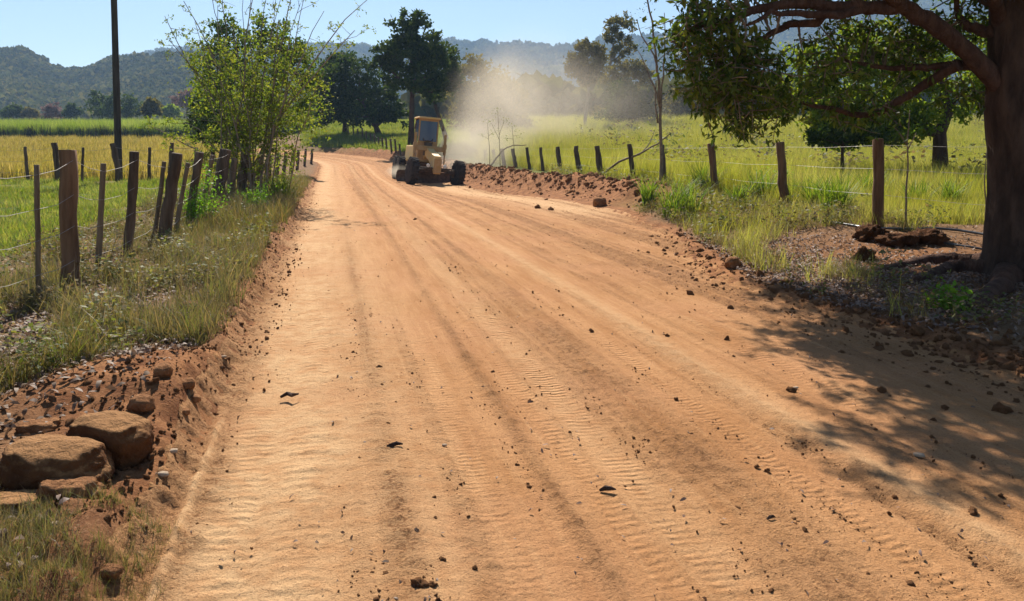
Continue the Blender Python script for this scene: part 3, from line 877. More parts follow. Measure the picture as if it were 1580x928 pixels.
# lumps of soil
def lump_mesh(name, rs_, sub=2, rough=0.35, flat=0.75, freq=2.2):
    import bmesh
    bm = bmesh.new()
    bmesh.ops.create_icosphere(bm, subdivisions=sub, radius=1)
    o = rs_.uniform(0, 50)
    for v in bm.verts:
        p = v.co
        nn = float(vnoise(np.array([p.x * freq + o + p.z * 1.7]), np.array([p.y * freq + p.z * 1.3 - o]), 3)[0])
        n2 = float(vnoise(np.array([p.x * freq * 2.6 + o - p.z * 3.7]), np.array([p.y * freq * 2.6 + p.z * 4.3]), 4)[0])
        k = 1 + rough * (nn - 0.5) * 2 + rough * .5 * (n2 - .5) * 2
        v.co = Vector((p.x * k, p.y * k, p.z * k * flat))
    me = bpy.data.meshes.new(name)
    bm.to_mesh(me); bm.free()
    me.polygons.foreach_set('use_smooth', np.full(len(me.polygons), True))
    me.materials.append(M['clod'])
    return me


clod_me = [lump_mesh('clod', rs, 3, 0.6, 0.7, 1.7) for _ in range(5)]
k_cl = []
for _ in range(4):
    o_ = bpy.data.objects.new('crumb', lump_mesh('crumb', rs, 2, 0.55, 0.65)); k_cl.append(o_)
X, Y = wedge(90000, 2.2, 40, 200, 1850, rs, 0.9)
u_ = X - XL(Y) - 0.72
lw = 1.3 * np.exp(-((u_ - .29) / .12) ** 2) + 0.9 * np.exp(-((u_ - 1.06) / .12) ** 2) + 0.75 * np.exp(-((u_ - 1.95) / .3) ** 2) + 0.3 * np.exp(-((u_ - 2.55) / .08) ** 2) + 0.8 * smooth(3, 4.2, u_) * smooth(6, 12, Y) + 0.2 * smooth(3, 4, u_) + 0.006
keep = (X > edgeL(Y)) & (X < edgeR(Y)) & (rs.random(90000) < smooth(-0.1, 0.15, u_) * (lw * (0.25 + smooth(.4, .62, fbm(u_ * 6.5, (Y - .235 * X) * 0.035, 67, 3))) + 0.25 * smooth(0.56, 0.66, fbm(u_ * 6.5, (Y - .235 * X) * 0.035, 67, 3))) * smooth(.35, .65, fbm(X * 2.5, Y * 2.5, 91, 3)))
X1, Y1 = X[keep], Y[keep]
sz1 = np.minimum(0.002 + rs.exponential(0.0018, len(X1)), 0.012) * (1 + Y1 / 25)
Y2 = np.exp(rs.uniform(math.log(3.0), math.log(30), 4200)); X2 = edgeL(Y2) - rs.normal(0.16, 0.2, 4200); X2 = np.where(Y2 < 6, X2 - rs.random(4200) * .5, X2)
sz2 = np.minimum(0.004 + rs.exponential(0.0035, 4200), 0.03)
Y3 = np.exp(rs.uniform(math.log(4), math.log(15), 1800)); X3 = edgeR(Y3) + rs.normal(0.3, 0.4, 1800); sz3 = np.minimum(0.006 + rs.exponential(0.009, 1800), 0.05)
Y4 = rs.uniform(16, 62, 3500); X4 = edgeR(Y4) + rs.normal(1.7, 0.5, 3500); sz4 = np.minimum(0.015 + rs.exponential(0.02, 3500), 0.12)
X = np.concatenate([X1, X2, X3, X4]); Y = np.concatenate([Y1, Y2, Y3, Y4]); sz = np.concatenate([sz1, sz2, sz3, sz4])
scatter('soil_crumbs', place(X, Y, 0.004), sz, k_cl, 'loose crumbs of red soil left by the blade', rs, 0.8)

# hill cover
k_h = []
for q in range(4):
    n = 46
    P = rs.normal(0, 1, (n, 3)); P /= np.linalg.norm(P, axis=1)[:, None]
    P = P * np.array([0.5, 0.5, 0.42]) * (0.7 + 0.45 * rs.random((n, 1))) + np.array([0, 0, 0.45])
    V = []; Fc = []
    for i, p in enumerate(P):
        q1 = rs.normal(0, 1, 3); q1 /= np.linalg.norm(q1); q2 = np.cross(q1, rs.normal(0, 1, 3)); q2 /= np.linalg.norm(q2)
        s0 = 0.24
        V += [p - q1 * s0, p + q2 * s0 * .8, p + q1 * s0, p - q2 * s0 * .8]; Fc.append((4 * i, 4 * i + 1, 4 * i + 2, 4 * i + 3))
    k_h.append(src('hill_tree', V, Fc, M['leaf_hill']))


def on_hill(h, n, px0, px1, t0, t1):
    a, Yr, XX, YY, ZZ = h
    nr = 60
    pi = rs.uniform(0, 1, n) * ((px1 - px0)) + px0
    ai = np.interp((pi - CX) / F_PX, a, np.arange(len(a)))
    ri = rs.uniform(t0, t1, n) * (nr - 1)
    i0 = np.clip(ai.astype(int), 0, len(a) - 2); j0 = np.clip(ri.astype(int), 0, nr - 2)
    fa = ai - i0; fr = ri - j0
    out = []
    for G in (XX, YY, ZZ):
        out.append((G[j0, i0] * (1 - fa) + G[j0, i0 + 1] * fa) * (1 - fr) + (G[j0 + 1, i0] * (1 - fa) + G[j0 + 1, i0 + 1] * fa) * fr)
    return np.stack(out, -1)


P = on_hill(h1, 14000, -200, 640, 0, 1.0); P[:, 2] -= 1
scatter('hillside_forest', P, rs.uniform(4.5, 10, len(P)), k_h, 'dense scrub forest covering the near wooded hill', rs, 0.1)
P = on_hill(h2, 15000, 60, 1750, 0.0, 1.0); P[:, 2] -= 2
scatter('hillside_forest', P, rs.uniform(9, 20, len(P)), [s.copy() for s in k_h], 'hazy forest covering the long far ridge', rs, 0.1)
n = 750
X, Y = wedge(n, 230, 700, -250, 1800, rs)
P = np.stack([X, Y, zbase(Y) + 0.03 * 60 * smooth(0, 15, X - XR(Y)) - 0.5], -1)
scatter('scrub', P, rs.uniform(3, 8, n), [s.copy() for s in k_h], 'scrub and bushes across the valley floor below the hills', rs, 0.1)


n = 420
Y = rs.uniform(150, 240, n); X = (rs.uniform(640, 1800, n) - CX) / F_PX * Y
scatter('scrub', place(X, Y, -.3), rs.uniform(4, 10, n) * (0.5 + fbm(X * .03, Y * .03, 84, 2)), [q.copy() for q in k_h], 'belt of hazy scrub and small trees beyond the sunny field', rs, 0.1)


# ---------------------------------------------------------------- trees
def leaf_cards(P, L, W, rs_, nrm=None, droop=0.0, fold=False):
    n = len(P)
    d = rs_.normal(0, 1, (n, 3)); d[:, 2] -= droop; d /= np.linalg.norm(d, axis=1)[:, None]
    q = rs_.normal(0, 1, (n, 3))
    s = np.cross(d, q); s /= np.linalg.norm(s, axis=1)[:, None]
    L = np.asarray(L).reshape(-1, 1) * np.ones((n, 1)); W = np.asarray(W).reshape(-1, 1) * np.ones((n, 1))
    V = np.stack([P, P + d * L * .45 + s * W / 2, P + d * L, P + d * L * .45 - s * W / 2], 1).reshape(-1, 3)
    return V, np.arange(n * 4).reshape(n, 4)


def curve(p0, p1, rs_, n=6, wob=0.12, sag=0.0):
    p0 = Vector(p0); p1 = Vector(p1); L = (p1 - p0).length
    off = [Vector(rs_.normal(0, wob * L, 3)) for _ in range(2)]
    out = []
    for i in range(n + 1):
        t_ = i / n
        b = math.sin(math.pi * t_)
        out.append(p0.lerp(p1, t_) + off[0] * b * (1 - t_) + off[1] * b * t_ + Vector((0, 0, sag * L * b)))
    return out


def lobe_points(c, r, n, rs_, clump=26, inner=0.45, jit=0.16):
    m_ = max(4, n // clump)
    d = rs_.normal(0, 1, (m_, 3)); d /= np.linalg.norm(d, axis=1)[:, None]
    rad = inner + (1 - inner) * rs_.random((m_, 1)) ** 0.6
    rad *= 0.82 + 0.36 * rs_.random((m_, 1))
    C = np.asarray(c) + d * rad * np.asarray(r)
    idx = rs_.integers(0, m_, n)
    return C[idx] + rs_.normal(0, 1, (n, 3)) * jit * np.asarray(r), C


def make_tree(name, label, base, trunk, r0, lobes, leaf, nleaf, lmat, bmat, seed, group=None, clump=26, inner=0.45, jit=0.16, droop=0.0, twigs=5, cat='tree', aspect=0.55, shape='crown'):
    """trunk: list of points relative to the base; lobes: (centre relative to the base, radii)"""
    rs_ = np.random.default_rng(seed)
    root = empty(name, base)
    tag(root, label, cat, group)
    tr = MB()
    tp_ = [Vector(p) for p in trunk]
    nT = len(tp_)
    rad = [r0 * (1.25 if i == 0 else 1) * (1 - 0.55 * i / max(1, nT - 1)) for i in range(nT)]
    tr.tube(tp_, rad, 9)
    tr.build('trunk', bmat, root, True)
    br = MB()
    vol = np.array([l[1][0] * l[1][1] * l[1][2] for l in lobes]) ** (2 / 3)
    vol = vol / vol.sum()
    VV = []; PP = []
    for (c, r), fr in zip(lobes, vol):
        c = Vector(c)
        k = int(np.argmin([(p - c).length + (0 if p.z < c.z else 1.5) for p in tp_]))
        k = max(1, min(k, nT - 1))
        rb = max(0.02, rad[k] * 0.6)
        path = curve(tp_[k], c, rs_, 5, 0.08, 0.06)
        br.tube(path, [rb * (1 - 0.65 * i / 5) for i in range(6)], 6)
        P, C = lobe_points(c, r, int(nleaf * fr), rs_, clump, inner, jit)
        for q in range(min(twigs, len(C))):
            e = Vector(C[rs_.integers(0, len(C))])
            tw = curve(path[3 + int(rs_.integers(0, 3))], e, rs_, 3, 0.1, 0.05)
            br.tube(tw, [rb * .32, rb * .24, rb * .16, rb * .08], 4, False)
        PP.append(P)
    br.build('branches', bmat, root, True)
    P = np.concatenate(PP)
    L = leaf * rs_.uniform(0.6, 1.25, len(P))
    V, Fc = leaf_cards(P, L, L * aspect, rs_, droop=droop)
    obj(shape, mesh_from(shape, V, Fc), lmat, root)
    return root


def rel(base, px, py, Y):
    return tuple(at(px, py, Y) - Vector(base))


def px2m(n, Y): return n * Y / F_PX


def ptree(name, label, Y, bx, by, trunk_px, r0, lobes_px, leaf, nleaf, lm, bm_, seed, **kw):
    """tree laid out at one distance Y; pixels are only a ruler at that distance"""
    b = at(bx, by, Y); b.z = gz(b.x, b.y) - 0.05
    tk = [(0, 0, 0)] + [rel(b, x, y, Y) for x, y in trunk_px]
    lb = []
    rs_ = np.random.default_rng(seed + 999)
    for (x, y, rx, ry) in lobes_px:
        c = rel(b, x, y, Y)
        a_, b_ = px2m(rx, Y), px2m(ry, Y)
        lb.append(((c[0], c[1] + rs_.normal(0, .25) * a_, c[2]), (a_, a_ * 0.95, b_)))
    return make_tree(name, label, b, tk, r0, lb, leaf, nleaf, lm, bm_, seed, **kw)


# middle distance trees
ptree('tall_tree', 'tall dark conical tree rising behind the yellow road grader', 74, 634, 222, [(635, 190), (636, 140), (636, 90), (636, 45)], 0.30,
      [(636, 30, 22, 18), (620, 52, 26, 20), (650, 58, 28, 22), (598, 85, 24, 22), (632, 88, 34, 26), (668, 88, 24, 24), (600, 116, 22, 20), (645, 118, 34, 22), (676, 112, 16, 24), (668, 142, 16, 16), (585, 100, 14, 14), (655, 78, 40, 20)],
      0.42, 11000, M['leaf_dark'], M['bark'], 201, clump=40, jit=0.13)
ptree('leaning_tree', 'slim leaning tree half hidden beside the tall conical tree', 78, 690, 222, [(684, 200), (672, 165), (668, 140)], 0.26,
      [(690, 100, 18, 26), (678, 135, 18, 22), (700, 125, 14, 18)], 0.42, 2500, M['leaf_dark'], M['bark'], 202, clump=40)
ptree('spreading_tree', 'broad dark spreading tree shading the meadow beyond the bend', 88, 585, 214, [(580, 196), (572, 180), (560, 160)], 0.34,
      [(545, 110, 34, 24), (515, 125, 24, 26), (575, 140, 36, 24), (540, 160, 40, 26), (600, 165, 30, 24), (510, 165, 24, 24), (560, 180, 40, 14), (612, 178, 24, 14)],
      0.45, 10000, M['leaf_dark'], M['bark'], 203, clump=40, jit=0.13)
ptree('shade_tree', 'dark tree with a straight trunk at the edge of the bright meadow', 92, 532, 212, [(532, 190), (533, 165), (530, 130)], 0.28,
      [(530, 100, 26, 18), (505, 110, 22, 20), (520, 140, 28, 24), (495, 150, 22, 26), (530, 175, 22, 14), (500, 180, 18, 14)], 0.45, 7000, M['leaf_dark'], M['bark'], 204, clump=40, jit=0.13)
ptree('dusty_tree', 'wide brownish tree veiled by the dust cloud', 98, 742, 214, [(742, 195), (745, 165), (745, 130)], 0.3,
      [(730, 105, 30, 18), (765, 130, 32, 24), (715, 140, 26, 26), (750, 165, 40, 26), (795, 165, 26, 26), (720, 180, 30, 22), (775, 190, 40, 16)], 0.5, 9000, M['leaf_olive'], M['bark'], 205, clump=40)
ptree('flat_topped_tree', 'olive round headed tree on a slender trunk in the hazy field', 105, 900, 222, [(902, 190), (907, 150), (909, 125)], 0.30,
      [(903, 75, 17, 13), (888, 95, 20, 14), (912, 98, 24, 20), (885, 112, 18, 10), (922, 85, 12, 16), (905, 122, 20, 10)], 0.45, 5500, M['leaf_olive'], M['bark_pale'], 206, clump=40, jit=0.15)
ptree('forked_tree', 'tallest pale tree with a forked crown behind the round headed one', 118, 960, 214, [(956, 190), (966, 160), (955, 125), (940, 105), (945, 75)], 0.36,
      [(956, 38, 22, 13), (945, 55, 18, 12), (965, 72, 15, 14), (950, 85, 12, 10), (975, 105, 24, 14), (950, 118, 26, 14), (990, 120, 18, 16)], 0.5, 5500, M['leaf_olive'], M['bark_pale'], 207, clump=34, jit=0.15)
ptree('dense_bush', 'dense grey green bush under the forked tree', 112, 975, 212, [(975, 190), (976, 165)], 0.2,
      [(970, 160, 34, 26), (990, 178, 26, 20), (950, 180, 26, 18), (965, 140, 22, 18)], 0.45, 5500, M['leaf_dark'], M['bark'], 208, clump=40)
for i, (bx, Y_, w_, h_, lab, lm) in enumerate([
        (845, 150, 44, 40, 'wide hazy thicket just right of the dust cloud', 'leaf_olive'),
        (925, 140, 30, 34, 'low hazy bush between the round headed and forked trees', 'leaf_olive'),
        (1045, 150, 44, 62, 'hazy tree showing behind the tall bare sapling', 'leaf_olive'),
        (1100, 165, 40, 45, 'pale hazy tree below the drooping leaves of the big tree', 'leaf_olive'),
        (1150, 170, 50, 40, 'faint wide tree beyond the sunny field', 'leaf_olive'),
        (1060, 120, 22, 18, 'small round shrub standing in the sunny field', 'leaf_olive'),
        (1115, 115, 22, 20, 'low shrub in the field under the drooping leaves', 'leaf_olive')]):
    by = 206
    ptree('hazy_tree', lab, Y_, bx, by, [(bx, by - h_ * .4), (bx + 2, by - h_ * .7)], 0.2,
          [(bx - w_ * .3, by - h_ * .55, w_ * .42, h_ * .32), (bx + w_ * .3, by - h_ * .6, w_ * .42, h_ * .34), (bx, by - h_ * .85, w_ * .4, h_ * .28), (bx + w_ * .1, by - h_ * .35, w_ * .5, h_ * .25)],
          0.55, 2600, M[lm], M['bark'], 220 + i, clump=36, group='hazy trees across the field')
# left distance
ptree('yellowing_tree', 'dark bushy tree directly behind the power pole', 190, 180, 186, [(180, 175), (181, 165)], 0.3,
      [(160, 165, 20, 14), (185, 160, 22, 16), (205, 168, 18, 14), (150, 150, 10, 8), (178, 175, 30, 10)], 0.8, 3000, M['leaf_dark'], M['bark'], 241)
ptree('pink_tree', 'pinkish flowering tree at the foot of the wooded hill', 230, 288, 178, [(288, 165), (288, 155)], 0.3,
      [(280, 152, 14, 8), (298, 145, 14, 8), (290, 158, 18, 7)], 0.9, 1500, M['leaf_pink'], M['bark_pale'], 242)
for i, (bx, w_, h_, lab, lm) in enumerate([
        (20, 24, 20, 'leftmost bushy tree along the foot of the hill', 'leaf_dark'),
        (45, 14, 16, 'small rounded tree second along the foot of the hill', 'leaf_olive'),
        (80, 26, 22, 'pale greyish tree halfway between the frame edge and the pole', 'leaf_pink'),
        (110, 18, 20, 'dark tree just before the one behind the pole', 'leaf_dark'),
        (232, 16, 30, 'slender yellowish tree a little right of the pole', 'leaf_olive'),
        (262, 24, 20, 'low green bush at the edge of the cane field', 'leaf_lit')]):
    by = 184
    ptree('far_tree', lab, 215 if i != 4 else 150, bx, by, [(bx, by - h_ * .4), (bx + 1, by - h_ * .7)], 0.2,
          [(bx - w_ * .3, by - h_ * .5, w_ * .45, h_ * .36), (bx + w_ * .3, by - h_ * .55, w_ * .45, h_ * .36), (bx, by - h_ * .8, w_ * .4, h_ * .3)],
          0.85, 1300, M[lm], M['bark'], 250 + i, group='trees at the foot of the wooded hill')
# round green tree behind the roadside bush
ptree('round_tree', 'full round green tree behind the slender multi stemmed roadside tree', 44, 375, 262, [(378, 215), (382, 160), (385, 110)], 0.2,
      [(355, 60, 34, 30), (400, 55, 38, 32), (440, 65, 32, 28), (345, 105, 38, 34), (400, 105, 50, 40), (455, 110, 36, 36), (330, 150, 32, 36), (385, 155, 48, 40), (450, 160, 40, 34), (325, 185, 30, 26), (380, 200, 40, 26), (480, 120, 20, 20)],
      0.25, 13000, M['leaf_mid'], M['bark'], 260, clump=44, jit=0.14)
ptree('low_tree', 'dark low tree at the edge of the crop behind the leaning posts', 48, 330, 250, [(328, 225), (325, 200)], 0.15,
      [(325, 165, 30, 40), (345, 190, 34, 30), (318, 200, 24, 24)], 0.26, 4500, M['leaf_dark'], M['bark'], 261, clump=40)
# lit tree behind the right fence
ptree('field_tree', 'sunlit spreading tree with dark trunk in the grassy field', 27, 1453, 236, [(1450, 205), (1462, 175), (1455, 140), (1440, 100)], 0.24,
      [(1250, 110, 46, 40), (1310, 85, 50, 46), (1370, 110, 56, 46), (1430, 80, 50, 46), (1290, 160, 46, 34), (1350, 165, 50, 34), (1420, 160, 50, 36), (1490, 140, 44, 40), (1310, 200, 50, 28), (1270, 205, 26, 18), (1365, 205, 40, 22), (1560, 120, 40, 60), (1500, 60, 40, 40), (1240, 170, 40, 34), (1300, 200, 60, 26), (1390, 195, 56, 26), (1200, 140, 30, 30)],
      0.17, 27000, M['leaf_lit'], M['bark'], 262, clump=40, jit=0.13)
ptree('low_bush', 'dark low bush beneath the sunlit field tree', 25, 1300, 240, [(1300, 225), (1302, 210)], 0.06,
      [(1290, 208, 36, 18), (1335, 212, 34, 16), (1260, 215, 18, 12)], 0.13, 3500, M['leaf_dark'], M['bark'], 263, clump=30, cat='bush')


# roadside multi stemmed tree
def stem_tree():
    rs_ = np.random.default_rng(301)
    b = hit(392, 305)
    Yc = b.y
    root = empty('slender_tree', b)
    tag(root, 'slender multi stemmed tree with feathery leaves growing in the fence line', 'tree')
    st = MB(); tw = MB(); P = []
    tips = [(335, 10), (385, 0), (428, -5), (465, 5), (300, 35), (250, 25), (262, 60), (285, 5), (320, -20), (345, -30), (372, -25), (395, -35), (415, -25), (440, -40), (455, -20), (475, -15), (500, 15), (548, 45), (566, 0), (320, 70), (360, 40), (400, 60), (430, 30), (470, 80), (500, 110), (290, 190), (225, 195)]
    for i, (x, y) in enumerate(tips):
        e = at(x, y, Yc + rs_.uniform(-1.4, 1.4)) - b
        s0 = Vector((rs_.normal(0, .35), rs_.normal(0, .35), -0.1))
        mid = Vector((s0.x * .7 + e.x * rs_.uniform(.22, .4), s0.y * .7 + e.y * .4, e.z * rs_.uniform(.45, .6)))
        path = []
        for k in range(9):
            t_ = k / 8
            path.append(s0 * (1 - t_) ** 2 + mid * 2 * t_ * (1 - t_) + e * t_ ** 2 + Vector(rs_.normal(0, .035, 3)))
        r0 = rs_.uniform(.016, .04)
        st = MB(); st.tube(path, [r0 * (1 - .85 * k / 8) + .004 for k in range(9)], 6); st.build('stem', M['bark_pale'], root, True)
        for q in range(15):
            t_ = rs_.uniform(.25, 1.0)
            p = path[min(8, int(t_ * 8))].lerp(path[min(8, int(t_ * 8) + 1)], (t_ * 8) % 1)
            thin = max(0.42, 1 - 0.95 * max(0.0, (p.z - 3.3)) / 3.0) if p.z > 3.3 else 1
            if rs_.random() > thin + .15: continue
            dd = Vector((rs_.normal(0, .42), rs_.normal(0, .42), rs_.normal(.05, .25))) * (0.55 + .6 * thin)
            tw.tube(curve(p, p + dd, rs_, 3, .08), [.008, .006, .005, .003], 4, False)
            nf = int(rs_.integers(3, 7) * thin) + 1
            for f in range(nf):   # feather leaves: pairs along a rachis
                c = p + dd * rs_.uniform(.4, 1.05)
                ax = Vector((rs_.normal(0, 1), rs_.normal(0, 1), rs_.normal(-.25, .5))).normalized() * rs_.uniform(.14, .28)
                for g in range(9):
                    P.append(tuple(c + ax * (g / 8) + Vector(rs_.normal(0, .018, 3))))
    tag(tw.build('branches', M['twig'], root), kind='stuff')
    P = np.array(P)
    L = rs_.uniform(.05, .10, len(P))
    V, Fc = leaf_cards(P, L, L * .5, rs_)
    obj('crown', mesh_from('crown', V, Fc), M['leaf_bush'], root)
    # low leafy shoots round the foot
    P, C = lobe_points((0, 0, 1.2), (1.0, 0.9, 1.1), 1000, rs_, 30)
    P2, C = lobe_points((0.9, .3, 2.4), (1.3, 1.0, 1.4), 1300, rs_, 22)
    P3, C = lobe_points((-0.8, .2, 3.0), (1.1, 1.0, 1.4), 1100, rs_, 22)
    P4, C = lobe_points((0.6, .2, 3.8), (1.3, 1.0, 0.9), 700, rs_, 18)
    P = np.concatenate([P, P2, P3, P4]); L = rs_.uniform(.06, .13, len(P))
    V, Fc = leaf_cards(P, L, L * .5, rs_)
    obj('leafy_shoots', mesh_from('leafy_shoots', V, Fc), M['leaf_bush'], root)


stem_tree()


# the big tree
def big_tree():
    rs_ = np.random.default_rng(401)
    b = hit(1578, 425); b.z -= 0.05
    Y0 = b.y
    root = empty('big_tree', b)
    tag(root, 'big dark tree with reddish limbs leaning over the road', 'tree')
    def R(px, py, dy=0.0): return at(px, py, Y0 + dy) - b
    tr = MB()
    tp_ = [Vector((0.02, 0, -0.15)), Vector((0.0, 0, 0.12)), R(1578, 370), R(1579, 300), R(1579, 230), R(1576, 160), R(1572, 90), R(1568, 30), R(1560, -60), R(1550, -180)]
    tr.tube(tp_, [.62, .52, .42, .385, .375, .365, .31, .28, .24, .18], 40, True, 0, rs_, bark=.07)
    tr.build('trunk', M['bark'], root, True)
    t2 = MB()
    t2.tube([Vector((.30, -.15, -.1)), R(1592, 380, -.15), R(1602, 300, -.15), R(1622, 200, -.1), R(1650, 100), R(1690, -60)], [.30, .26, .22, .2, .18, .14], 30, True, 0, rs_, bark=.07)
    t2.build('stem', M['bark_red'], root, True)
    # surface roots
    for pts, r in (([(1545, 412), (1505, 408), (1465, 404), (1425, 406), (1385, 412), (1355, 420)], .12),
                   ([(1545, 425), (1510, 420), (1475, 418), (1445, 424), (1415, 436)], .14),
                   ([(1555, 435), (1540, 452), (1515, 470), (1490, 482)], .13)):
        q = MB(); fixed = []
        n_ = len(pts)
        for k, (x_, y_) in enumerate(pts):
            w_p = hit(x_, y_)
            fixed.append(Vector((w_p.x, w_p.y, w_p.z + (.10 if k == 0 else .03 - .03 * k / n_))) - b)
        fine = []
        for k in range(n_ - 1):
            for j in range(3): fine.append(fixed[k].lerp(fixed[k + 1], j / 3) + Vector(rs_.normal(0, .012, 3)))
        fine.append(fixed[-1]); m_ = len(fine)
        q.tube(fine, [r * (1.1 - .75 * k / (m_ - 1)) for k in range(m_)], 18, True, 0, rs_, bark=.12)
        q.build('root', M['bark_red'], root, True)
    limbs = [
        ([(1560, 150), (1527, 112), (1481, 71), (1428, 32), (1392, 8), (1339, 12), (1282, 11), (1235, 5), (1180, 12), (1120, 30), (1060, 48)], .118, [0, 0, -.1, -.2, -.3, -.3, -.4, -.5, -.6, -.7, -.8]),
        ([(1400, 14), (1330, -30), (1250, -60), (1150, -80)], .07, [-.3, -.6, -1.0, -1.3]),
        ([(1282, 11), (1261, 35), (1218, 39), (1180, 58), (1150, 75), (1120, 110)], .05, [-.4, -.4, -.3, -.2, -.2, -.3]),
        ([(1340, 12), (1290, 25), (1230, 18), (1190, 20), (1150, 40)], .05, [-.3, -.5, -.7, -.9, -1.0]),
        ([(1534, 50), (1510, 46), (1488, 38), (1474, 18), (1470, -30)], .07, [0, .1, .1, .1, .0]),
        ([(1500, 100), (1470, 100), (1430, 106), (1392, 103), (1346, 103), (1300, 92)], .055, [0, .2, .3, .3, .4, .4]),
        ([(1482, 100), (1445, 120), (1403, 147), (1360, 172), (1328, 179), (1285, 168), (1240, 160), (1205, 165)], .055, [0, .2, .4, .5, .5, .5, .4, .3]),
        ([(1546, 40), (1530, -10), (1490, -50), (1400, -110)], .08, [0, -.3, -.8, -1.5]),
        ([(1565, -20), (1520, -120), (1440, -220)], .12, [0, -.8, -1.6]),
        ([(1562, -60), (1620, -160), (1720, -260)], .12, [0, .4, 1.2]),
        ([(1640, 100), (1700, 20), (1780, -60)], .10, [0, -.5, -1.0]),
        ([(1565, 0), (1560, -120), (1500, -320)], .14, [0, .3, .8]),
        ([(1560, 20), (1480, -40), (1360, -75), (1220, -90), (1080, -95), (960, -90)], .11, [0, .8, 1.8, 2.8, 3.6, 4.2]),
        ([(1360, -75), (1300, -95), (1200, -105), (1080, -105)], .06, [1.8, 3.6, 5.0, 5.6]),
        ([(1480, -40), (1500, -70), (1480, -90), (1420, -95)], .07, [.8, 1.8, 2.8, 3.8]),
        ([(1392, 8), (1310, -80), (1190, -150), (1070, -175), (960, -185)], .085, [-.3, -.2, -.1, .1, 0]),
        ([(1220, -90), (1170, -92), (1100, -90)], .05, [2.8, 2.0, 1.4]),
    ]
    paths = []
    for pts, r, dy in limbs:
        q = MB(); pp = [R(x, y, d) for (x, y), d in zip(pts, dy)]
        # resample with wiggle
        fine = []
        for i in range(len(pp) - 1):
            for k in range(3):
                fine.append(pp[i].lerp(pp[i + 1], k / 3) + Vector(rs_.normal(0, .012, 3)))
        fine.append(pp[-1])
        n_ = len(fine)
        q.tube(fine, [r * (1 - .8 * k / (n_ - 1)) + .006 for k in range(n_)], 16, True, 0, rs_, bark=.06)
        q.build('limb', M['bark_red'], root, True)
        paths.append(fine)
    tw = MB(); LP = []; LD = []

    def spray(p, n_, length):
        d = Vector((rs_.normal(0, 1), rs_.normal(0, 1), rs_.normal(-.35, .5))).normalized() * length
        e = p + d
        path = curve(p, e, rs_, 3, .06, -0.02)
        tw.tube(path, [.008, .006, .004, .003], 4, False)
        for k in range(n_):
            t_ = rs_.uniform(.15, 1.05)
            LP.append(p + d * t_ + Vector(rs_.normal(0, .035, 3)))
    def cloud(px, py, dy, rx, ry, rd, n_):
        c = R(px, py, dy); a_, b_ = px2m(rx, Y0), px2m(ry, Y0)
        allp = [q for f in paths for q in f]
        for i in range(n_):
            d = rs_.normal(0, 1, 3); d /= np.linalg.norm(d)
            k = rs_.random() ** .45
            p = c + Vector((d[0] * a_ * k, d[1] * rd * k, d[2] * b_ * k))
            nb = min(allp, key=lambda q: (q - p).length_squared) if i % 5 == 0 else None
            if nb is not None and (nb - p).length < 1.1:
                tw.tube(curve(nb, p, rs_, 4, .07, .04), [.016, .013, .010, .008, .006], 4, False)
            spray(p, int(rs_.integers(12, 24)), rs_.uniform(.18, .42))
    # visible skirt of foliage
    cloud(1075, 35, -.7, 50, 55, .5, 62)
    cloud(1120, 75, -.5, 66, 74, .7, 95)
    cloud(1100, 130, -.4, 45, 48, .5, 75)
    cloud(1135, 165, -.3, 32, 28, .4, 26)
    cloud(1165, 110, -.2, 45, 60, .6, 55)
    cloud(1200, 160, .1, 40, 30, .4, 22)
    cloud(1260, 110, .4, 70, 60, .6, 46)
    cloud(1330, 60, .5, 80, 50, .6, 56)
    cloud(1400, 85, .5, 60, 50, .6, 40)
    cloud(1330, 165, .6, 70, 34, .5, 34)
    cloud(1440, 40, .5, 60, 40, .5, 34)
    cloud(1490, 140, .5, 36, 30, .4, 18)
    cloud(1500, 25, .4, 40, 40, .4, 20)
    cloud(1250, -25, .4, 120, 36, .6, 70)
    cloud(1110, -45, -.3, 90, 50, .7, 90)
    # crown above the picture, throwing the shade
    for (x, y, dy, rx, ry, rd, n_) in [(1060, -105, 5.6, 90, 40, 1.1, 170), (1170, -105, 5.6, 90, 40, 1.1, 170), (1290, -105, 5.4, 90, 40, 1.1, 160), (960, -90, 4.3, 80, 36, 1.0, 130), (1060, -90, 4.5, 90, 40, 1.0, 160), (1160, -90, 4.5, 90, 40, 1.0, 160), (1270, -90, 4.4, 90, 40, 1.0, 150), (1010, -85, 2.8, 80, 36, 1.0, 120), (1110, -85, 2.8, 100, 44, 1.1, 150), (1230, -90, 3.4, 130, 60, 1.2, 190), (1360, -85, 3.6, 140, 60, 1.2, 200), (1490, -80, 3.4, 140, 60, 1.2, 190), (1630, -90, 2.6, 150, 80, 1.5, 190),
                                       (1180, -80, 1.2, 140, 55, 1.0, 150), (950, -185, -.2, 90, 50, .9, 130), (1040, -170, .3, 90, 50, .9, 150), (1130, -180, -.2, 90, 50, .9, 140), (950, -110, 2.0, 90, 45, 1.0, 140), (1040, -120, 1.4, 90, 45, 1.0, 140), (1340, -100, -.1, 140, 50, 1.1, 150), (1490, -110, -.6, 150, 60, 1.2, 160), (1650, -110, -1.0, 150, 80, 1.3, 150), (1330, -90, 1.6, 150, 60, 1.1, 130), (1480, -110, 1.6, 160, 70, 1.2, 130), (1700, -120, .6, 170, 120, 1.8, 200), (1420, -210, 1.6, 280, 90, 2.0, 210), (1640, -280, .5, 240, 150, 2.0, 200), (1330, -30, 1.2, 130, 28, .7, 60)]:
        cloud(x, y, dy, rx, ry, rd, n_)
    tag(tw.build('branches', M['twig'], root), kind='stuff')
    P = np.array([tuple(p) for p in LP])
    L = .05 + .09 * rs_.random(len(P)) ** 1.3
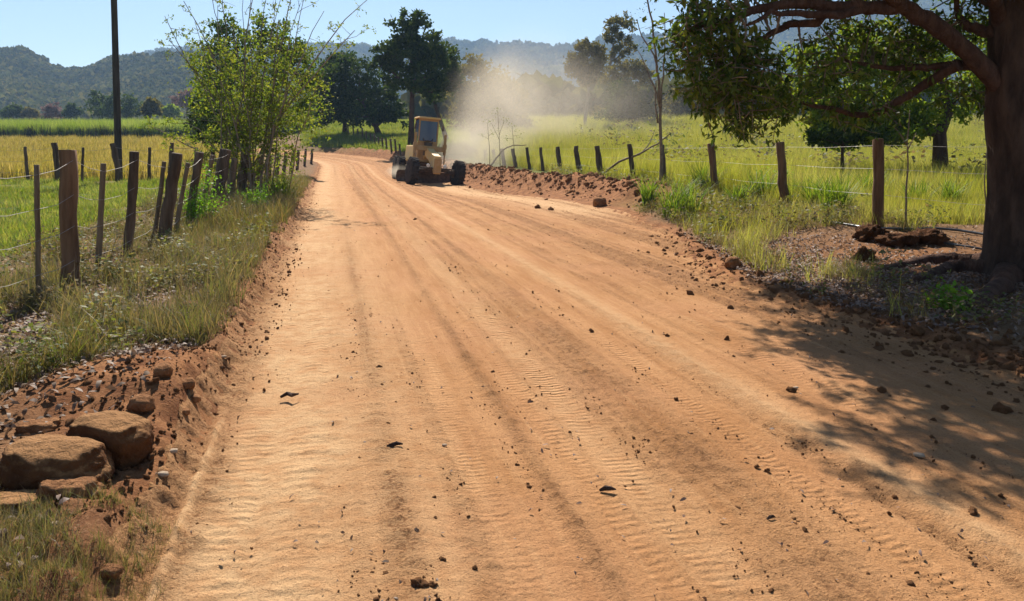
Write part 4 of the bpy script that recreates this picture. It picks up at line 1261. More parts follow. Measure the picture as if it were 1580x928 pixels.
    V, Fc = leaf_cards(P, L, L * rs_.uniform(.26, .42, len(P)), rs_, droop=0.8)
    obj('crown', mesh_from('crown', V, Fc), M['leaf_big'], root)


big_tree()


def sapling(name, label, base, paths, r, leaves, seed, lmat='leaf_bush', cat='sapling'):
    rs_ = np.random.default_rng(seed)
    root = empty(name, base); tag(root, label, cat)
    st = MB()
    for i, pts in enumerate(paths):
        pts = [Vector(p) - Vector(base) for p in pts]
        rr_ = r * (1 if i == 0 else .55)
        fine = []
        for k in range(len(pts) - 1):
            for q in range(3): fine.append(pts[k].lerp(pts[k + 1], q / 3) + Vector(rs_.normal(0, r * .25, 3)))
        fine.append(pts[-1])
        st.tube(fine, [rr_ * (1 - .7 * k / (len(fine) - 1)) + .002 for k in range(len(fine))], 6)
    st.build('stem', M['twig'], root, True)
    if leaves:
        P = np.concatenate([rs_.normal(0, 1, (n_, 3)) * sp + np.array(Vector(c) - Vector(base)) for c, sp, n_ in leaves])
        L = rs_.uniform(.05, .12, len(P))
        V, Fc = leaf_cards(P, L, L * .4, rs_)
        obj('crown', mesh_from('crown', V, Fc), M[lmat], root)
    return root


Yq = 24.0
b = at(1020, 280, Yq); b.z = gz(b.x, b.y)
sapling('bare_sapling', 'tall thin bare sapling standing at the roadside fence', b,
        [[b, at(1020, 230, Yq), at(1019, 160, Yq), at(1015, 110, Yq), at(1008, 50, Yq), at(1000, 0, Yq), at(998, -30, Yq)],
         [at(1019, 165, Yq), at(1010, 135, Yq), at(995, 100, Yq + .3), at(985, 80, Yq + .4)],
         [at(1019, 160, Yq), at(1023, 120, Yq), at(1026, 60, Yq), at(1025, 20, Yq)],
         [at(1014, 105, Yq), at(1008, 85, Yq), at(990, 55, Yq), at(983, 30, Yq)],
         [at(1016, 190, Yq), at(1011, 160, Yq), at(1012, 120, Yq)]],
        0.055, [(at(988, 75, Yq), .14, 30), (at(1024, 80, Yq), .16, 34), (at(985, 25, Yq), .16, 22), (at(1000, 10, Yq), .14, 18), (at(1028, 100, Yq), .12, 24)], 501, 'leaf_dark')
Yq = 12.2
b = hit(1398, 352)
sapling('thin_sapling', 'thin bare stem right of the thick roadside post', b, [[b, at(1398, 300, b.y), at(1401, 250, b.y), at(1400, 215, b.y), at(1404, 170, b.y)], [at(1400, 225, b.y), at(1388, 205, b.y), at(1378, 195, b.y)], [at(1401, 230, b.y), at(1414, 205, b.y)]],
        0.018, [(at(1400, 190, b.y), .14, 26)], 502, 'leaf_dark')
b = hit(1520, 356)
sapling('thin_sapling', 'thin bare stem close to the big trunk', b, [[b, at(1521, 310, b.y), at(1519, 270, b.y), at(1523, 230, b.y)]], 0.014, None, 503)
# branches leaning / fallen on the fence
b = hit(925, 276)
Yq = 30.0
b = at(918, 268, Yq); b.z = gz(b.x, b.y)
sapling('fallen_branch', 'long dead branch leaning up across the fence towards the bare sapling', b,
        [[b, at(955, 250, Yq - 1), at(990, 236, Yq - 2), at(1015, 222, Yq - 2.5), at(1035, 205, Yq - 3)], [at(985, 240, Yq - 2), at(1000, 225, Yq - 1.5), at(1010, 200, Yq - 1)]], 0.05, [(at(1000, 212, Yq - 1.5), .25, 40)], 504, 'leaf_bush', 'branch')
Yq = 47.0
b = at(755, 256, Yq); b.z = gz(b.x, b.y)
sapling('bent_branch', 'bent grey branch arching over the last posts near the dust', b, [[b, at(765, 245, Yq), at(778, 230, Yq), at(792, 225, Yq), at(812, 224, Yq)]], 0.06, None, 505, cat='branch')
Yq = 44.0
for i, (x, top, lab) in enumerate(((768, 172, 'tall umbel topped weed in front of the dust cloud'), (752, 190, 'second umbel weed in the dust beside the bent branch'), (790, 195, 'short umbel weed right of the tall one'))):
    b = at(x + 4, 258, Yq); b.z = gz(b.x, b.y)
    sapling('tall_weed', lab, b, [[b, at(x + 3, 225, Yq), at(x, top, Yq)], [at(x + 2, 215, Yq), at(x - 10, top + 18, Yq)], [at(x + 2, 210, Yq), at(x + 10, top + 14, Yq)]], 0.02,
            [(at(x, top, Yq), .14, 26), (at(x - 10, top + 18, Yq), .12, 22), (at(x + 10, top + 14, Yq), .12, 22)], 510 + i, 'leaf_bush', 'weed')


# grass tufts that stand out
def tuft(px, py, w, h, label, seed, n=70):
    b = hit(px, py)
    hh = px2m(h, b.y); ww = px2m(w, b.y)
    r_ = random.Random(seed)
    V, Fc = blades(int(n * 2), hh * 1.4, ww * .3, 0.7, 0.022 * max(1, b.y / 14), r_, 4, 0.45, 0.8)
    o = obj('grass_tuft', mesh_from('grass_tuft', V, Fc), M['tuft'], None, b)
    tag(o, label, 'grass tuft', 'tufts of broad bladed grass')


tuft(1050, 335, 90, 60, 'bright broad bladed grass tuft at the road edge below the bare sapling', 1, 90)
tuft(1288, 332, 62, 62, 'dark green grass tuft left of the thick roadside post', 2, 110)
tuft(1255, 325, 40, 50, 'yellowish grass tuft between two fence posts', 3, 70)
tuft(1172, 312, 60, 50, 'lush green tuft just left of the second fence post', 4, 80)
tuft(435, 312, 44, 40, 'bright lone grass tuft beside the slender roadside tree', 5, 70)
tuft(1340, 312, 44, 48, 'tuft right behind the thick roadside post', 6, 70)
tuft(1465, 325, 50, 48, 'tuft in front of the big trunk in the field edge', 7, 70)
tuft(1225, 318, 40, 40, 'small dark tuft between the second post and the yellowish tuft', 9, 60)
tuft(1415, 322, 44, 44, 'tuft midway between the thick post and the big trunk', 10, 60)
tuft(1140, 318, 40, 36, 'short tuft between the third and second fence posts', 11, 60)
tuft(1000, 318, 34, 44, 'slim tuft at the near end of the dirt windrow', 12, 50)
tuft(1085, 300, 40, 50, 'tall tuft beneath the leaning third fence post', 8, 60)


def fern(px, py, w, h, label, seed):
    b = hit(px, py); rs_ = np.random.default_rng(seed)
    root = empty('leafy_weed', b); tag(root, label, 'weed')
    st = MB(); P = []
    for i in range(9):
        e = Vector((rs_.normal(0, px2m(w, b.y) * .35), rs_.normal(0, .2), px2m(h, b.y) * rs_.uniform(.4, 1)))
        path = curve((0, 0, 0), e, rs_, 5, .06)
        st.tube(path, [.008, .007, .006, .005, .004, .003], 5)
        for k in range(2, 6):
            for q in range(18):
                P.append(tuple(path[k] + Vector(rs_.normal(0, .06, 3))))
    st.build('stem', M['twig'], root)
    P = np.array(P); L = rs_.uniform(.03, .075, len(P))
    V, Fc = leaf_cards(P, L, L * .55, rs_)
    obj('leaves', mesh_from('leaves', V, Fc), M['leaf_fern'], root)


fern(318, 345, 60, 90, 'bright green feathery weed among the leaning fence posts', 601)
fern(300, 350, 40, 60, 'smaller feathery weed left of the brighter one', 602)
fern(1470, 478, 26, 24, 'sparse green weed in the shade below the big tree roots', 603)
fern(1225, 300, 50, 50, 'leafy weed in the field near the second roadside post', 604)
fern(395, 330, 50, 45, 'low green weed at the foot of the slender roadside tree', 605)


# ---------------------------------------------------------------- fences
def hewn_post(p0, p1, r, rs_, square=True):
    p0 = Vector(p0); p1 = Vector(p1)
    mb = MB(); n_ = 7
    pts = [p0.lerp(p1, k / n_) + Vector((rs_.normal(0, r * .09), rs_.normal(0, r * .09), 0)) for k in range(n_ + 1)]
    rad = [r * (1.05 - .12 * k / n_) * rs_.uniform(.93, 1.07) for k in range(n_ + 1)]
    pts.append(pts[-1] + (p1 - p0).normalized() * r * .12); rad.append(r * .82)
    mb.tube(pts, rad, 8, True, .10, rs_)
    return mb


def fence(name, label, posts, wire_h, seed, wire_r=0.004, extra=()):
    """posts: (foot, head, radius, material); wires run along the posts at fractions of their height"""
    rs_ = np.random.default_rng(seed)
    f0 = Vector(posts[0][0])
    root = empty(name, f0); tag(root, label, 'fence')
    for (a_, b_, r, mt) in posts:
        a2 = Vector(a_) - f0; b2 = Vector(b_) - f0
        lo = a2 - (b2 - a2).normalized() * 0.15
        hewn_post(lo, b2, r, rs_).build('stake' if r < 0.035 else 'post', M[mt], root, True)
    for fr in wire_h:
        mb = MB(); pts = []
        for i in range(len(posts)):
            a_, b_, r, _ = posts[i]
            p = Vector(a_).lerp(Vector(b_), fr) - f0 + Vector((r * .8, -r * .3, 0))
            if i:
                q = pts[-1]; pts.append((q + p) / 2 - Vector((0, 0, .02 + .015 * rs_.random())))
            pts.append(p)
        mb.tube(pts, wire_r, 4, False)
        mb.build('wire', M['wire'], root)
    return root


def fp(px0, py0, px1, py1, w, mat, Yset=None):
    """post from its foot (px0,py0) to its head (px1,py1), w pixels thick"""
    if Yset is None:
        b = hit(px0, py0)
    else:
        b = at(px0, py0, Yset); b.z = gz(b.x, b.y)
    h_ = at(px1, py1, b.y)
    return (b, h_, px2m(w, b.y) / 2, mat)


LP_ = [fp(-190, 560, -205, 258, 24, 'post'), fp(-45, 500, -50, 255, 9, 'stake'), fp(60, 466, 56, 255, 8, 'stake'), fp(109, 442, 104, 233, 27, 'post_warm'), fp(151, 426, 159, 253, 9, 'stake'), fp(196, 404, 208, 235, 15, 'post'),
       fp(237, 372, 254, 250, 7, 'stake'), fp(253, 374, 273, 238, 19, 'post'), fp(270, 360, 290, 252, 7, 'stake'), fp(291, 346, 308, 236, 14, 'post'), fp(312, 325, 328, 240, 7, 'stake'), fp(334, 316, 348, 232, 20, 'post'), fp(352, 312, 362, 245, 10, 'stake'),
       fp(370, 304, 379, 240, 14, 'post'), fp(395, 296, 402, 242, 9, 'post'), fp(412, 288, 417, 240, 8, 'post'), fp(425, 281, 430, 236, 8, 'post'), fp(437, 275, 441, 235, 6, 'post'), fp(449, 268, 453, 233, 6, 'post'), fp(458, 263, 461, 232, 5, 'post'), fp(470, 257, 472, 230, 4, 'post'), fp(480, 253, 482, 230, 4, 'post')]
fence('wire_fence', 'roadside fence of rough wooden posts and stakes beside the verge', LP_, (0.93, 0.68, 0.45, 0.2), 701, 0.0026)
BP = [fp(x0, y0, x1, y1, w, 'post', Yq) for x0, y0, x1, y1, w, Yq in
      [(-120, 288, -122, 228, 8, 31), (-50, 288, -52, 226, 5, 31), (44, 288, 38, 227, 5, 31), (90, 286, 84, 221, 9, 31), (127, 285, 128, 228, 4, 31), (186, 290, 174, 222, 9, 31), (230, 284, 231, 228, 5, 31.5), (262, 286, 265, 221, 7, 32), (300, 284, 303, 228, 5, 32.5)]]
fence('wire_fence', 'second fence of dark posts in front of the yellowing crop', BP, (0.9, 0.6, 0.3), 702, 0.005)
RP = [fp(x0, 300, x1, yt, w, m_, Yq) for x0, x1, yt, w, m_, Yq in
      [(1620, 1622, 212, 18, 'post_warm', 11.0), (1356, 1355, 215, 17, 'post_warm', 12.9), (1210, 1203, 220, 14, 'post_warm', 16.9), (1105, 1097, 222, 11, 'post_warm', 21), (1026, 1021, 224, 8, 'post', 25), (978, 971, 223, 8, 'post', 28.5), (928, 921, 226, 9, 'post', 32), (895, 888, 226, 8, 'post', 35.5),
       (865, 860, 227, 7, 'post', 39), (838, 834, 228, 5, 'post', 42.5), (817, 813, 228, 5, 'post', 46), (796, 791, 230, 6, 'post', 49), (778, 774, 230, 6, 'post', 52), (764, 761, 231, 5, 'post', 55.5), (750, 748, 232, 5, 'post', 59), (738, 735, 232, 5, 'post', 62.5)]]
fence('wire_fence', 'fence of stout brown posts along the sunny grass field', RP, (0.93, 0.66, 0.36), 703, 0.0026)
# fence behind the bend
FPp = []
for i, (x, yb) in enumerate([(618, 237), (611, 237), (604, 236), (597, 236), (591, 235), (585, 234), (579, 233), (573, 232), (566, 232), (560, 231), (553, 230), (546, 230), (538, 229), (531, 229)]):
    Yq = 66 + i * 2.0
    b = at(x, yb, Yq); b.z = gz(b.x, b.y)
    FPp.append((b, b + Vector((-.08, 0, 1.15 + .1 * math.sin(i * 2.3))), .085, 'post'))
fence('wire_fence', 'far fence of close posts in front of the bright meadow', FPp, (0.85, 0.4), 704, 0.008)

# power pole
b = at(184, 292, 31.8); b.z = gz(b.x, b.y)
tp_ = at(174, -60, 31.8)
root = empty('power_pole', b); tag(root, 'tall dark slightly leaning power pole standing in the crop field', 'pole')
mb = MB(); e = tp_ - b
mb.tube([e * t_ for t_ in (-0.03, .15, .3, .45, .6, .75, .9, 1.0)], [.145, .14, .135, .13, .125, .12, .115, .11], 12, True, .05, np.random.default_rng(3))
mb.build('shaft', M['pole'], root, True)
mb = MB(); mb.box(e * .96, (1.9, .1, .12)); mb.build('cross_arm', M['pole'], root)
for x in (-.8, 0.25, .8):
    mb = MB(); mb.lathe([(0, .03), (.05, .05), (.08, .03), (.11, .045), (.15, .02)], 10, 'Z', e * .96 + Vector((x, 0, .06))); mb.build('insulator', M['chrome'], root)

# ---------------------------------------------------------------- rocks, soil, pipe, bits
rs5 = np.random.default_rng(55)


def rock(name, label, pos, dims, rotz, seed, mat, cat, sub=4, rough=.16, box=.55, freq=1.3, group=None, tilt=0):
    import bmesh
    bm = bmesh.new(); bmesh.ops.create_icosphere(bm, subdivisions=sub, radius=1)
    o = seed * 7.3
    p = np.array([v.co[:] for v in bm.verts])
    k = np.abs(p).max(1)[:, None]
    p = p * (1 - box) + p / k * box
    n1 = fbm(p[:, 0] * freq + o + p[:, 2] * 1.9, p[:, 1] * freq - p[:, 2] * 1.1 + o, seed, 4) - .5
    n2 = fbm(p[:, 0] * 7 + o, p[:, 1] * 7 + p[:, 2] * 6, seed + 2, 3) - .5
    p = p * (1 + rough * 2 * n1 + rough * (1.3 if 'mound' in name or 'lump' in name or 'clod' in name else .5) * n2)[:, None]
    for v, q in zip(bm.verts, p): v.co = (q[0] * dims[0] / 2, q[1] * dims[1] / 2, q[2] * dims[2] / 2)
    me = bpy.data.meshes.new(name); bm.to_mesh(me); bm.free()
    me.polygons.foreach_set('use_smooth', np.full(len(me.polygons), True))
    ob = obj(name, me, mat, None, pos); ob.rotation_euler = (tilt, 0, rotz)
    return tag(ob, label, cat, group)


def ground_at(px, py, dz=0.0):
    p = hit(px, py); return (p.x, p.y, p.z + dz)


p = hit(95, 745)
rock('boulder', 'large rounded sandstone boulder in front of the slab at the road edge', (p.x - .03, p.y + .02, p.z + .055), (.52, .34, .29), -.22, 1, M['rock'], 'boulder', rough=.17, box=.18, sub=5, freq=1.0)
p2 = hit(165, 720)
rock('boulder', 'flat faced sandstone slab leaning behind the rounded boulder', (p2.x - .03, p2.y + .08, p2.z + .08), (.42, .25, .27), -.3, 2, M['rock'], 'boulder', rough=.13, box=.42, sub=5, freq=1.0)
p3 = hit(105, 765)
rock('earth_lump', 'crumbly lump of earth below the rounded boulder', (p3.x, p3.y, p3.z + .02), (.25, .14, .10), -.1, 3, M['clod'], 'earth lump', rough=.25)
p4 = hit(20, 780)
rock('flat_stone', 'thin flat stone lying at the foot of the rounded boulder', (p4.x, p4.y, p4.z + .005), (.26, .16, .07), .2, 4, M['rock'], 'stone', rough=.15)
p = hit(60, 660)
rock('earth_lump', 'brown earth lump on the dry leaves behind the boulders', (p.x, p.y, p.z), (.2, .14, .07), .3, 5, M['clod'], 'earth lump')
for px, py, w_, lab, sd in ((252, 580, 34, 'dark clod on the verge above the boulder heap', 6), (290, 597, 26, 'second dark clod beside the verge grass', 7), (300, 620, 20, 'small dark clod below the pair on the verge', 8), (292, 480, 30, 'brown clod in the grass near the tall post', 9),
                            (218, 632, 40, 'broad clod on top of the spoil heap', 10), (925, 318, 26, 'big shadowed clod at the foot of the windrow', 11), (1130, 412, 30, 'earth lump on the bank at the road corner', 12),
                            (112, 450, 24, 'pale lump at the foot of the thick leaning post', 13), (285, 640, 16, 'clod at the lower end of the spoil heap', 14), (170, 890, 34, 'dark clod in the grass at the bottom corner', 15)):
    p = hit(px, py); d = px2m(w_, p.y)
    rock('clod', lab, (p.x, p.y, p.z + d * .2), (d, d * .8, d * .65), rs5.uniform(0, 6), sd, M['clod'], 'clod', 3, .25, .3)
# soil heap beside the big tree
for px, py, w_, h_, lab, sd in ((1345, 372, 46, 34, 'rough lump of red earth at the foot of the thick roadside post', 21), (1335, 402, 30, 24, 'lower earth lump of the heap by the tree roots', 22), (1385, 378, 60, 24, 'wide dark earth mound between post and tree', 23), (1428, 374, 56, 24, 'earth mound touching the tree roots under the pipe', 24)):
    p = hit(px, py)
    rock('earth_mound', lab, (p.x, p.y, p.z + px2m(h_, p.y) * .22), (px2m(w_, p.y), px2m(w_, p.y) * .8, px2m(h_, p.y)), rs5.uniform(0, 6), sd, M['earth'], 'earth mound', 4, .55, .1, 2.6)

# clods lying on the road
spots = [(585, 570, 11), (590, 596, 8), (593, 604, 7), (598, 657, 9), (645, 908, 26), (668, 905, 13), (605, 830, 18), (682, 866, 12), (592, 873, 8), (620, 800, 8), (672, 802, 9), (560, 648, 6), (1220, 604, 14), (1168, 722, 9), (1185, 728, 9), (1240, 822, 15), (1222, 830, 12), (1185, 830, 8),
         (1023, 707, 6), (879, 669, 6), (818, 621, 8), (733, 878, 8), (1190, 913, 10), (1340, 888, 8), (1500, 793, 16), (1545, 767, 9), (1415, 515, 22), (1300, 545, 9), (1438, 676, 8), (1445, 684, 7), (1360, 605, 14), (1545, 635, 24), (1095, 400, 12), (912, 512, 8), (1030, 520, 8), (830, 322, 10), (850, 325, 9), (760, 575, 7), (545, 545, 6), (640, 340, 6), (1458, 632, 12), (1440, 650, 9), (690, 740, 7), (575, 700, 7), (608, 760, 8)]
for i, (px, py, w_) in enumerate(spots):
    p = hit(px, py); d = px2m(w_, p.y)
    o = bpy.data.objects.new('clod', clod_me[i % 5]); col.objects.link(o)
    o.location = (p.x, p.y, p.z + d * .18); o.scale = (d * .42, d * .4, d * .42); o.rotation_euler = (0, 0, rs5.uniform(0, 6))
    lab = {4: 'largest dark clod on the road at the bottom edge', 5: 'clod touching the largest one at the bottom edge of the road', 6: 'chunky clod beside the upright dark chip', 12: 'dark clod next to a pale stone on the sunlit road', 0: 'topmost clod of the row in line with the bark chip', 15: 'standing clod in the loose strip between the wheel tracks', 24: 'broken clod near the picture edge below the shade', 26: 'big clod lying in the tree shade close to the bank', 31: 'flat clod in the tree shade at the picture edge'}.get(i, 'small dark soil clod lying on the graded road')
    tag(o, lab, 'clod', 'clods lying on the road')
# chips of bark and pale stones
def chip(px, py, L, W, rot, label, mat, seed):
    p = hit(px, py); L = px2m(L, p.y); W = px2m(W, p.y); rs_ = np.random.default_rng(seed)
    mb = MB(); pts = [Vector((-L / 2, 0, .01)), Vector((-L / 6, rs_.normal(0, .1) * L, .02 + .05 * L)), Vector((L / 5, rs_.normal(0, .12) * L, .02 + .1 * L)), Vector((L / 2, 0, .015 + .12 * L))]
    mb.tube(pts, [W * .3, W * .5, W * .4, W * .12], 6, True, .3, rs_)
    o = mb.build('bark_chip', mat); o.location = p; o.rotation_euler = (0, 0, rot)
    tag(o, label, 'bark chip')


chip(607, 695, 30, 9, .35, 'curled dark bark chip on the road in line with the clods', M['bark'], 1)
chip(938, 762, 26, 8, -.3, 'dark bark chip in the tyre track at mid road', M['bark'], 2)
chip(447, 615, 28, 7, .1, 'flat dark chip near the verge side of the road', M['bark'], 3)
chip(1190, 805, 14, 5, 0, 'short dark chip between the wheel tracks', M['bark'], 4)
chip(640, 828, 10, 12, 1.4, 'upright dark chip beside the row of clods', M['bark'], 5)
for i, (px, py, w_, lab) in enumerate(((1418, 705, 16, 'pale stone lying on the sunlit road near the shade'), (265, 700, 18, 'white stone on the spoil strip'), (250, 735, 20, 'long white stone near the boulders'), (88, 812, 20, 'white stone below the boulders'), (686, 180 + 508, 8, 'tiny white stone in mid road'), (1228, 600, 9, 'pale stone beside a dark clod on the road'), (345, 552, 9, 'white stone at the verge edge'))):
    p = hit(px, py); d = px2m(w_, p.y)
    rock('stone', lab, (p.x, p.y, p.z + d * .15), (d, d * .6, d * .4), rs5.uniform(-.4, .4), 30 + i, M['stone'], 'stone', 2, .2)
# pipes
def pipe(pts, r, label):
    P_ = []
    for (px, py) in pts:
        p = hit(px, py); P_.append(Vector((p.x, p.y, p.z + r + .015)))
    fine = []
    for k in range(len(P_) - 1):
        for q in range(5):
            x = P_[k].lerp(P_[k + 1], q / 5); x.z = max(x.z, gz(x.x, x.y) + r); fine.append(x)
    fine.append(P_[-1])
    mb = MB(); mb.tube([f - fine[0] for f in fine], r, 8)
    o = mb.build('water_pipe', M['pipe'], None, True); o.location = fine[0]
    tag(o, label, 'pipe')


pipe([(1255, 341), (1290, 347), (1330, 354), (1362, 356), (1400, 357), (1445, 356), (1480, 359), (1510, 364), (1540, 369), (1580, 372)], .02, 'black water pipe snaking along the ground behind the post')
pipe([(1445, 377), (1470, 381), (1500, 385), (1530, 391), (1560, 397), (1600, 404)], .016, 'shorter black pipe lying over the tree roots')


# ---------------------------------------------------------------- road grader
def grader():
    fw = Vector((0.30, -1, 0)).normalized()
    theta = math.atan2(-fw.x, fw.y)
    lw = at(633, 280, 38.0); rw = at(702, 287, 37.6)
    c = (lw + rw) / 2
    root = empty('road_grader', (c.x, 38.6, gz(c.x, 38.6) - 0.01), (0, math.radians(-5.0), theta))
    tag(root, 'dusty yellow motor grader driving towards the viewer in a dust cloud', 'grader')
    # wheels
    ty = MB()
    R_, W_ = .66, .19
    ty.lathe([(-W_, .36), (-W_, .52), (-W_ * .95, .60), (-W_ * .7, .645), (-W_ * .3, R_ - .01), (W_ * .3, R_ - .01), (W_ * .7, .645), (W_ * .95, .60), (W_, .52), (W_, .36)], 30)
    for k in range(22):
        for sd in (-1, 1):
            a = 2 * math.pi * (k + (.5 if sd > 0 else 0)) / 22
            ty.box((sd * W_ * .5, (R_) * math.sin(a), (R_) * math.cos(a)), (W_ * .95, .07, .045), (-a, 0, sd * .35))
    tyre_me = mesh_from('tyre', ty.v, ty.f, False); tyre_me.materials.append(M['rubber'])
    rm = MB(); rm.lathe([(-.10, .36), (-.12, .33), (-.05, .30), (-.05, .14), (-.13, .12), (-.13, 0.01), (.13, 0.01), (.13, .12), (.05, .14), (.05, .30), (.12, .33), (.10, .36)], 24)
    rim_me = mesh_from('rim', rm.v, rm.f, False); rim_me.materials.append(M['dusty'])
    for (x, y, lean, steer) in ((1.16, 0, -.06, .12), (-1.16, 0, -.06, .12), (1.0, -4.9, 0, 0), (-1.0, -4.9, 0, 0), (1.0, -6.35, 0, 0), (-1.0, -6.35, 0, 0)):
        w = empty('wheel', (x, y, R_), (0, lean, steer)); w.parent = root
        obj('tyre', tyre_me, None, w); obj('rim', rim_me, None, w)
    P = lambda nm, mt: None
    ax = MB()
    ax.tube([(-.95, 0, .66), (-.5, 0, .78), (0, 0, .82), (.5, 0, .78), (.95, 0, .66)], [.09, .10, .12, .10, .09], 8)
    ax.tube([(-.78, .16, .86), (.78, .16, .86)], .035, 8)
    for s in (-1, 1):
        ax.box((s * .93, 0, .66), (.12, .2, .42)); ax.tube([(s * .5, -.05, .7), (s * .95, -.05, .62)], .05, 8)
    ax.build('front_axle', M['iron'], root, True)
    # front frame, rising back towards the cab
    fr = MB()
    prof = [(.45, .62, 1.42), (.40, .58, 1.47), (-.1, .85, 1.52), (-1.2, 1.25, 1.72), (-2.3, 1.45, 1.95), (-2.9, 1.2, 1.95)]
    vs = []; fs = []
    for (y, z0, z1) in prof: vs += [(-.17, y, z0), (.17, y, z0), (.17, y, z1), (-.17, y, z1)]
    for i in range(len(prof) - 1):
        for k in range(4):
            j = (k + 1) % 4
            fs.append((4 * i + k, 4 * i + j, 4 * i + 4 + j, 4 * i + 4 + k))
    fs += [(3, 2, 1, 0), tuple(4 * (len(prof) - 1) + k for k in range(4))]
    fr.add(vs, fs)
    fr.build('front_frame', M['yellow'], root)
    bp = MB(); bp.box((0, .48, .98), (.38, .06, .7), None, 1, .015); bp.build('bumper_plate', M['dusty'], root)
    for s in (-1, 1):
        lp = MB(); lp.lathe([(0, .02), (.04, .08), (.08, .095), (.10, .09), (.105, .02)], 14, 'Z')
        l = lp.build('headlight', M['chrome'], root); l.location = (s * .42, .12, .98); l.rotation_euler = (-math.pi / 2, 0, 0)
    # drawbar, circle, blade
    db = MB(); db.tube([(0, .1, .72), (0, -1.2, .66)], .09, 8); db.tube([(0, -.5, .7), (.7, -2.0, .75)], .06, 6); db.tube([(0, -.5, .7), (-.7, -2.0, .75)], .06, 6)
    db.lathe([(.70, .72), (.70, .82), (.82, .82), (.82, .72)], 28, 'Z', (0, -2.3, 0)); db.build('drawbar', M['iron'], root)
    bl = MB(); n_ = 8; vs = []; fs = []
    for i in range(n_ + 1):
        a = math.radians(-50 + 100 * i / n_)
        for x in (-1.85, 1.85):
            for th in (0, .03):
                vs.append((x, -.42 * math.cos(a) + .42 - th + .0, .38 + .40 * math.sin(a)))
    for i in range(n_):
        o = 4 * i
        fs += [(o, o + 2, o + 6, o + 4), (o + 1, o + 5, o + 7, o + 3), (o, o + 4, o + 5, o + 1), (o + 2, o + 3, o + 7, o + 6)]
    fs += [(0, 1, 3, 2), (4 * n_, 4 * n_ + 2, 4 * n_ + 3, 4 * n_ + 1)]
    bl.add(vs, fs)
    bo = bl.build('blade', M['iron'], root, True); bo.location = (0, -2.4, -.05); bo.rotation_euler = (0, 0, math.radians(24))
    for s in (-1, 1):
        cy_ = MB(); cy_.tube([(s * .82, -2.0, 1.05), (s * .80, -2.0, 1.9)], .035, 8); cy_.tube([(s * .80, -2.0, 1.55), (s * .78, -2.0, 2.65)], .075, 10)
        cy_.box((s * .78, -2.0, 2.0), (.2, .2, .24))
        cy_.build('lift_cylinder', M['dusty'], root)
    sd = MB(); sd.box((0, -2.05, 1.85), (1.5, .3, .26), None, 1, .03); sd.build('saddle', M['dusty'], root)
    # cab
    cab = empty('cab', (0, -3.35, 0)); cab.parent = root
    body = MB(); body.box((0, 0, 1.55), (1.42, 1.5, .95), None, 1, .04)
    for sx in (-1, 1):
        for sy in (-1, 1): body.box((sx * .67, sy * .70, 2.62), (.09, .09, 1.25))
    body.box((0, .72, 2.06), (1.26, .05, .10)); body.box((0, .72, 3.18), (1.26, .06, .12)); body.box((0, -.72, 3.18), (1.26, .06, .12))
    body.build('cab_body', M['dusty'], cab)
    cab.scale = (0.74, 0.85, 1.06)
    rf = MB(); rf.box((0, .05, 3.28), (1.62, 1.85, .09), None, .97, .03); rf.build('cab_roof', M['yellow'], cab)
    wf = MB(); wf.box((0, .72, 2.62), (1.22, .02, 1.02)); wf.build('windscreen', M['glass'], cab)
    for s in (-1, 1):
        sw = MB(); sw.box((s * .68, 0, 2.62), (.02, 1.3, 1.08)); sw.build('side_window', M['glass'], cab)
    wr = MB(); wr.box((0, -.72, 2.62), (1.22, .02, 1.02)); wr.build('rear_window', M['glass'], cab)
    st = MB(); st.box((0, -.25, 2.1), (.5, .5, .15), None, 1, .04); st.box((0, -.48, 2.5), (.48, .12, .7), None, .9, .04); st.build('seat', M['iron'], cab)
    cs = MB(); cs.box((0, .98, 1.72), (.62, .42, .66), None, .85, .04); cs.tube([(-.28, .98, 2.0), (-.34, .8, 2.25)], .025, 6); cs.tube([(.28, .98, 2.0), (.34, .8, 2.25)], .025, 6)
    cs.lathe([(0, .19), (.03, .2), (.05, .19)], 16, 'Z', (0, .9, 2.1)); cs.build('console', M['iron'], cab)
    for s in (-1, 1):
        mi = MB(); mi.tube([(s * .7, .75, 2.9), (s * .98, .9, 2.95)], .015, 6); mi.box((s * 1.0, .9, 2.8), (.14, .04, .26), None, 1, .01); mi.build('mirror', M['iron'], cab)
    stp = MB(); stp.box((.72, .3, .95), (.3, .4, .04)); stp.tube([(.86, .5, .95), (.74, .55, 1.5)], .02, 6); stp.tube([(.86, .1, .95), (.74, .1, 1.5)], .02, 6); stp.build('step', M['iron'], cab)
    en = MB(); en.box((0, -5.5, 1.55), (1.05, 2.8, .9), None, .94, .05); en.build('engine_hood', M['yellow'], root)
    ex = MB(); ex.tube([(.2, -5.2, 2.0), (.2, -5.2, 2.8), (.2, -5.35, 2.95)], .06, 10); ex.build('exhaust_pipe', M['iron'], root)
    for s in (-1, 1):
        td = MB(); td.box((s * .72, -5.6, .68), (.2, 1.9, .4), None, 1, .05); td.build('tandem_case', M['dusty'], root)
    ch = MB(); ch.box((0, -5.4, .95), (.9, 3.2, .3), None, 1, .03); ch.build('rear_frame', M['iron'], root)


grader()


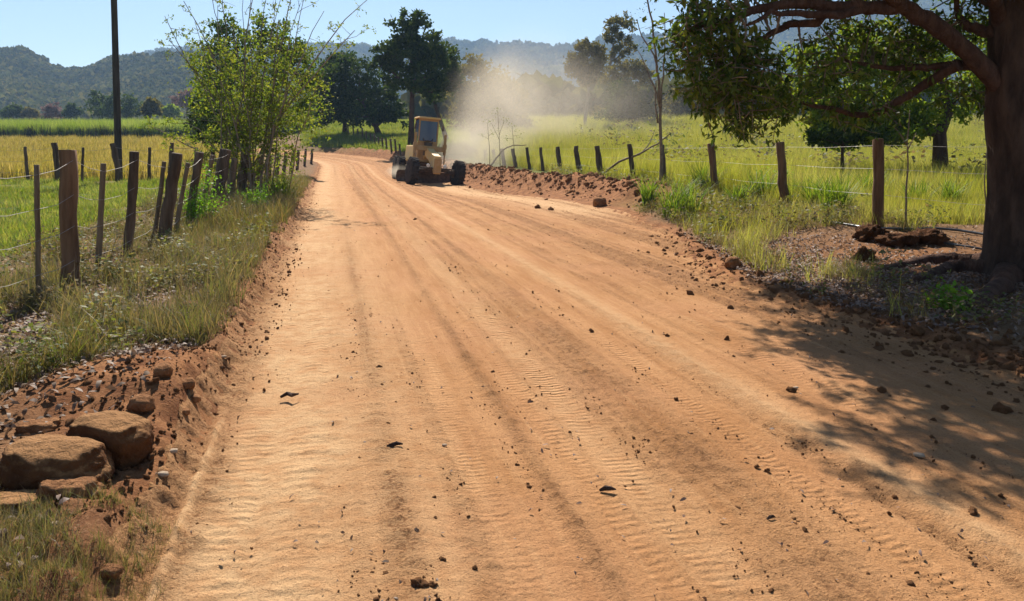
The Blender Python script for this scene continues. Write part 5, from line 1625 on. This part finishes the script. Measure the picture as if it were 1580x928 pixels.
# ---------------------------------------------------------------- dust and haze
def dust(name, label, c, r, dens, scale, seed, color=(0.84, 0.74, 0.60), shear=(0, 0)):
    import bmesh
    bm = bmesh.new(); bmesh.ops.create_icosphere(bm, subdivisions=3, radius=1)
    me = bpy.data.meshes.new(name); bm.to_mesh(me); bm.free()
    m, t, v = mat_volume(name, color, 0.0, 0.35)
    nt = t.nt
    oc = t.n('ShaderNodeTexCoord').outputs['Object']
    ln = t.n('ShaderNodeVectorMath', _operation='LENGTH'); nt.links.new(oc, ln.inputs[0])
    ps = t.pos()
    mp = t.n('ShaderNodeMapping'); mp.inputs['Location'].default_value = (seed, seed * 2.1, 0); nt.links.new(ps, mp.inputs['Vector'])
    nz_ = t.noise(mp.outputs[0], scale, 4, 0.6, 0.6)
    fall = t.math('SUBTRACT', 1.0, t.ramp(t.math('ADD', ln.outputs['Value'], t.math('MULTIPLY', t.math('SUBTRACT', nz_, 0.5), 1.3)), 0.12, 1.0))
    edge = t.math('SUBTRACT', 1.0, t.ramp(ln.outputs['Value'], 0.45, 0.98))
    d = t.math('MULTIPLY', t.math('MULTIPLY', t.math('MULTIPLY', fall, edge), t.ramp(nz_, 0.25, 0.75)), dens)
    nt.links.new(d, v.inputs['Density'])
    o = obj(name, me, m, None, c); o.scale = r
    if shear[0] or shear[1]: o.rotation_euler = (0, math.radians(shear[0]), 0)
    tag(o, label, None, None, 'stuff')
    return o


c_ = at(732, 225, 46); dust('dust_cloud', 'thick tan dust billowing behind the grader blade', (c_.x, 46.5, 1.3), (3.4, 5.5, 3.4), 0.36, 0.6, 3)
c_ = at(768, 160, 52); dust('dust_cloud', 'tan dust plume rising above the roadside', (c_.x, 53, 4.2), (4.8, 7.0, 6.2), 0.20, 0.36, 9, shear=(14, 0))
c_ = at(835, 130, 66); dust('dust_cloud', 'pale dust veil drifting up before the hazy ridge', (c_.x, 68, 6.5), (9, 11, 8.0), 0.040, 0.22, 27, shear=(18, 0))
c_ = at(880, 165, 84); dust('dust_cloud', 'thin dust drifting over the field towards the trees', (c_.x, 84, 5.0), (18, 18, 9), 0.032, 0.13, 15)
c_ = at(616, 270, 42); dust('dust_cloud', 'low dust at the rear wheels of the grader', (c_.x, 42.5, .35), (1.1, 2.0, .55), 0.9, 1.2, 21)

mb = MB(); mb.box((0, 975, 150), (4400, 2070, 320))
hm, t, v = mat_volume('haze_air', (0.44, 0.67, 1.0), 0.00029, 0.1)
hz = mb.build('haze', hm); tag(hz, 'blue haze filling the valley air', None, None, 'stuff')
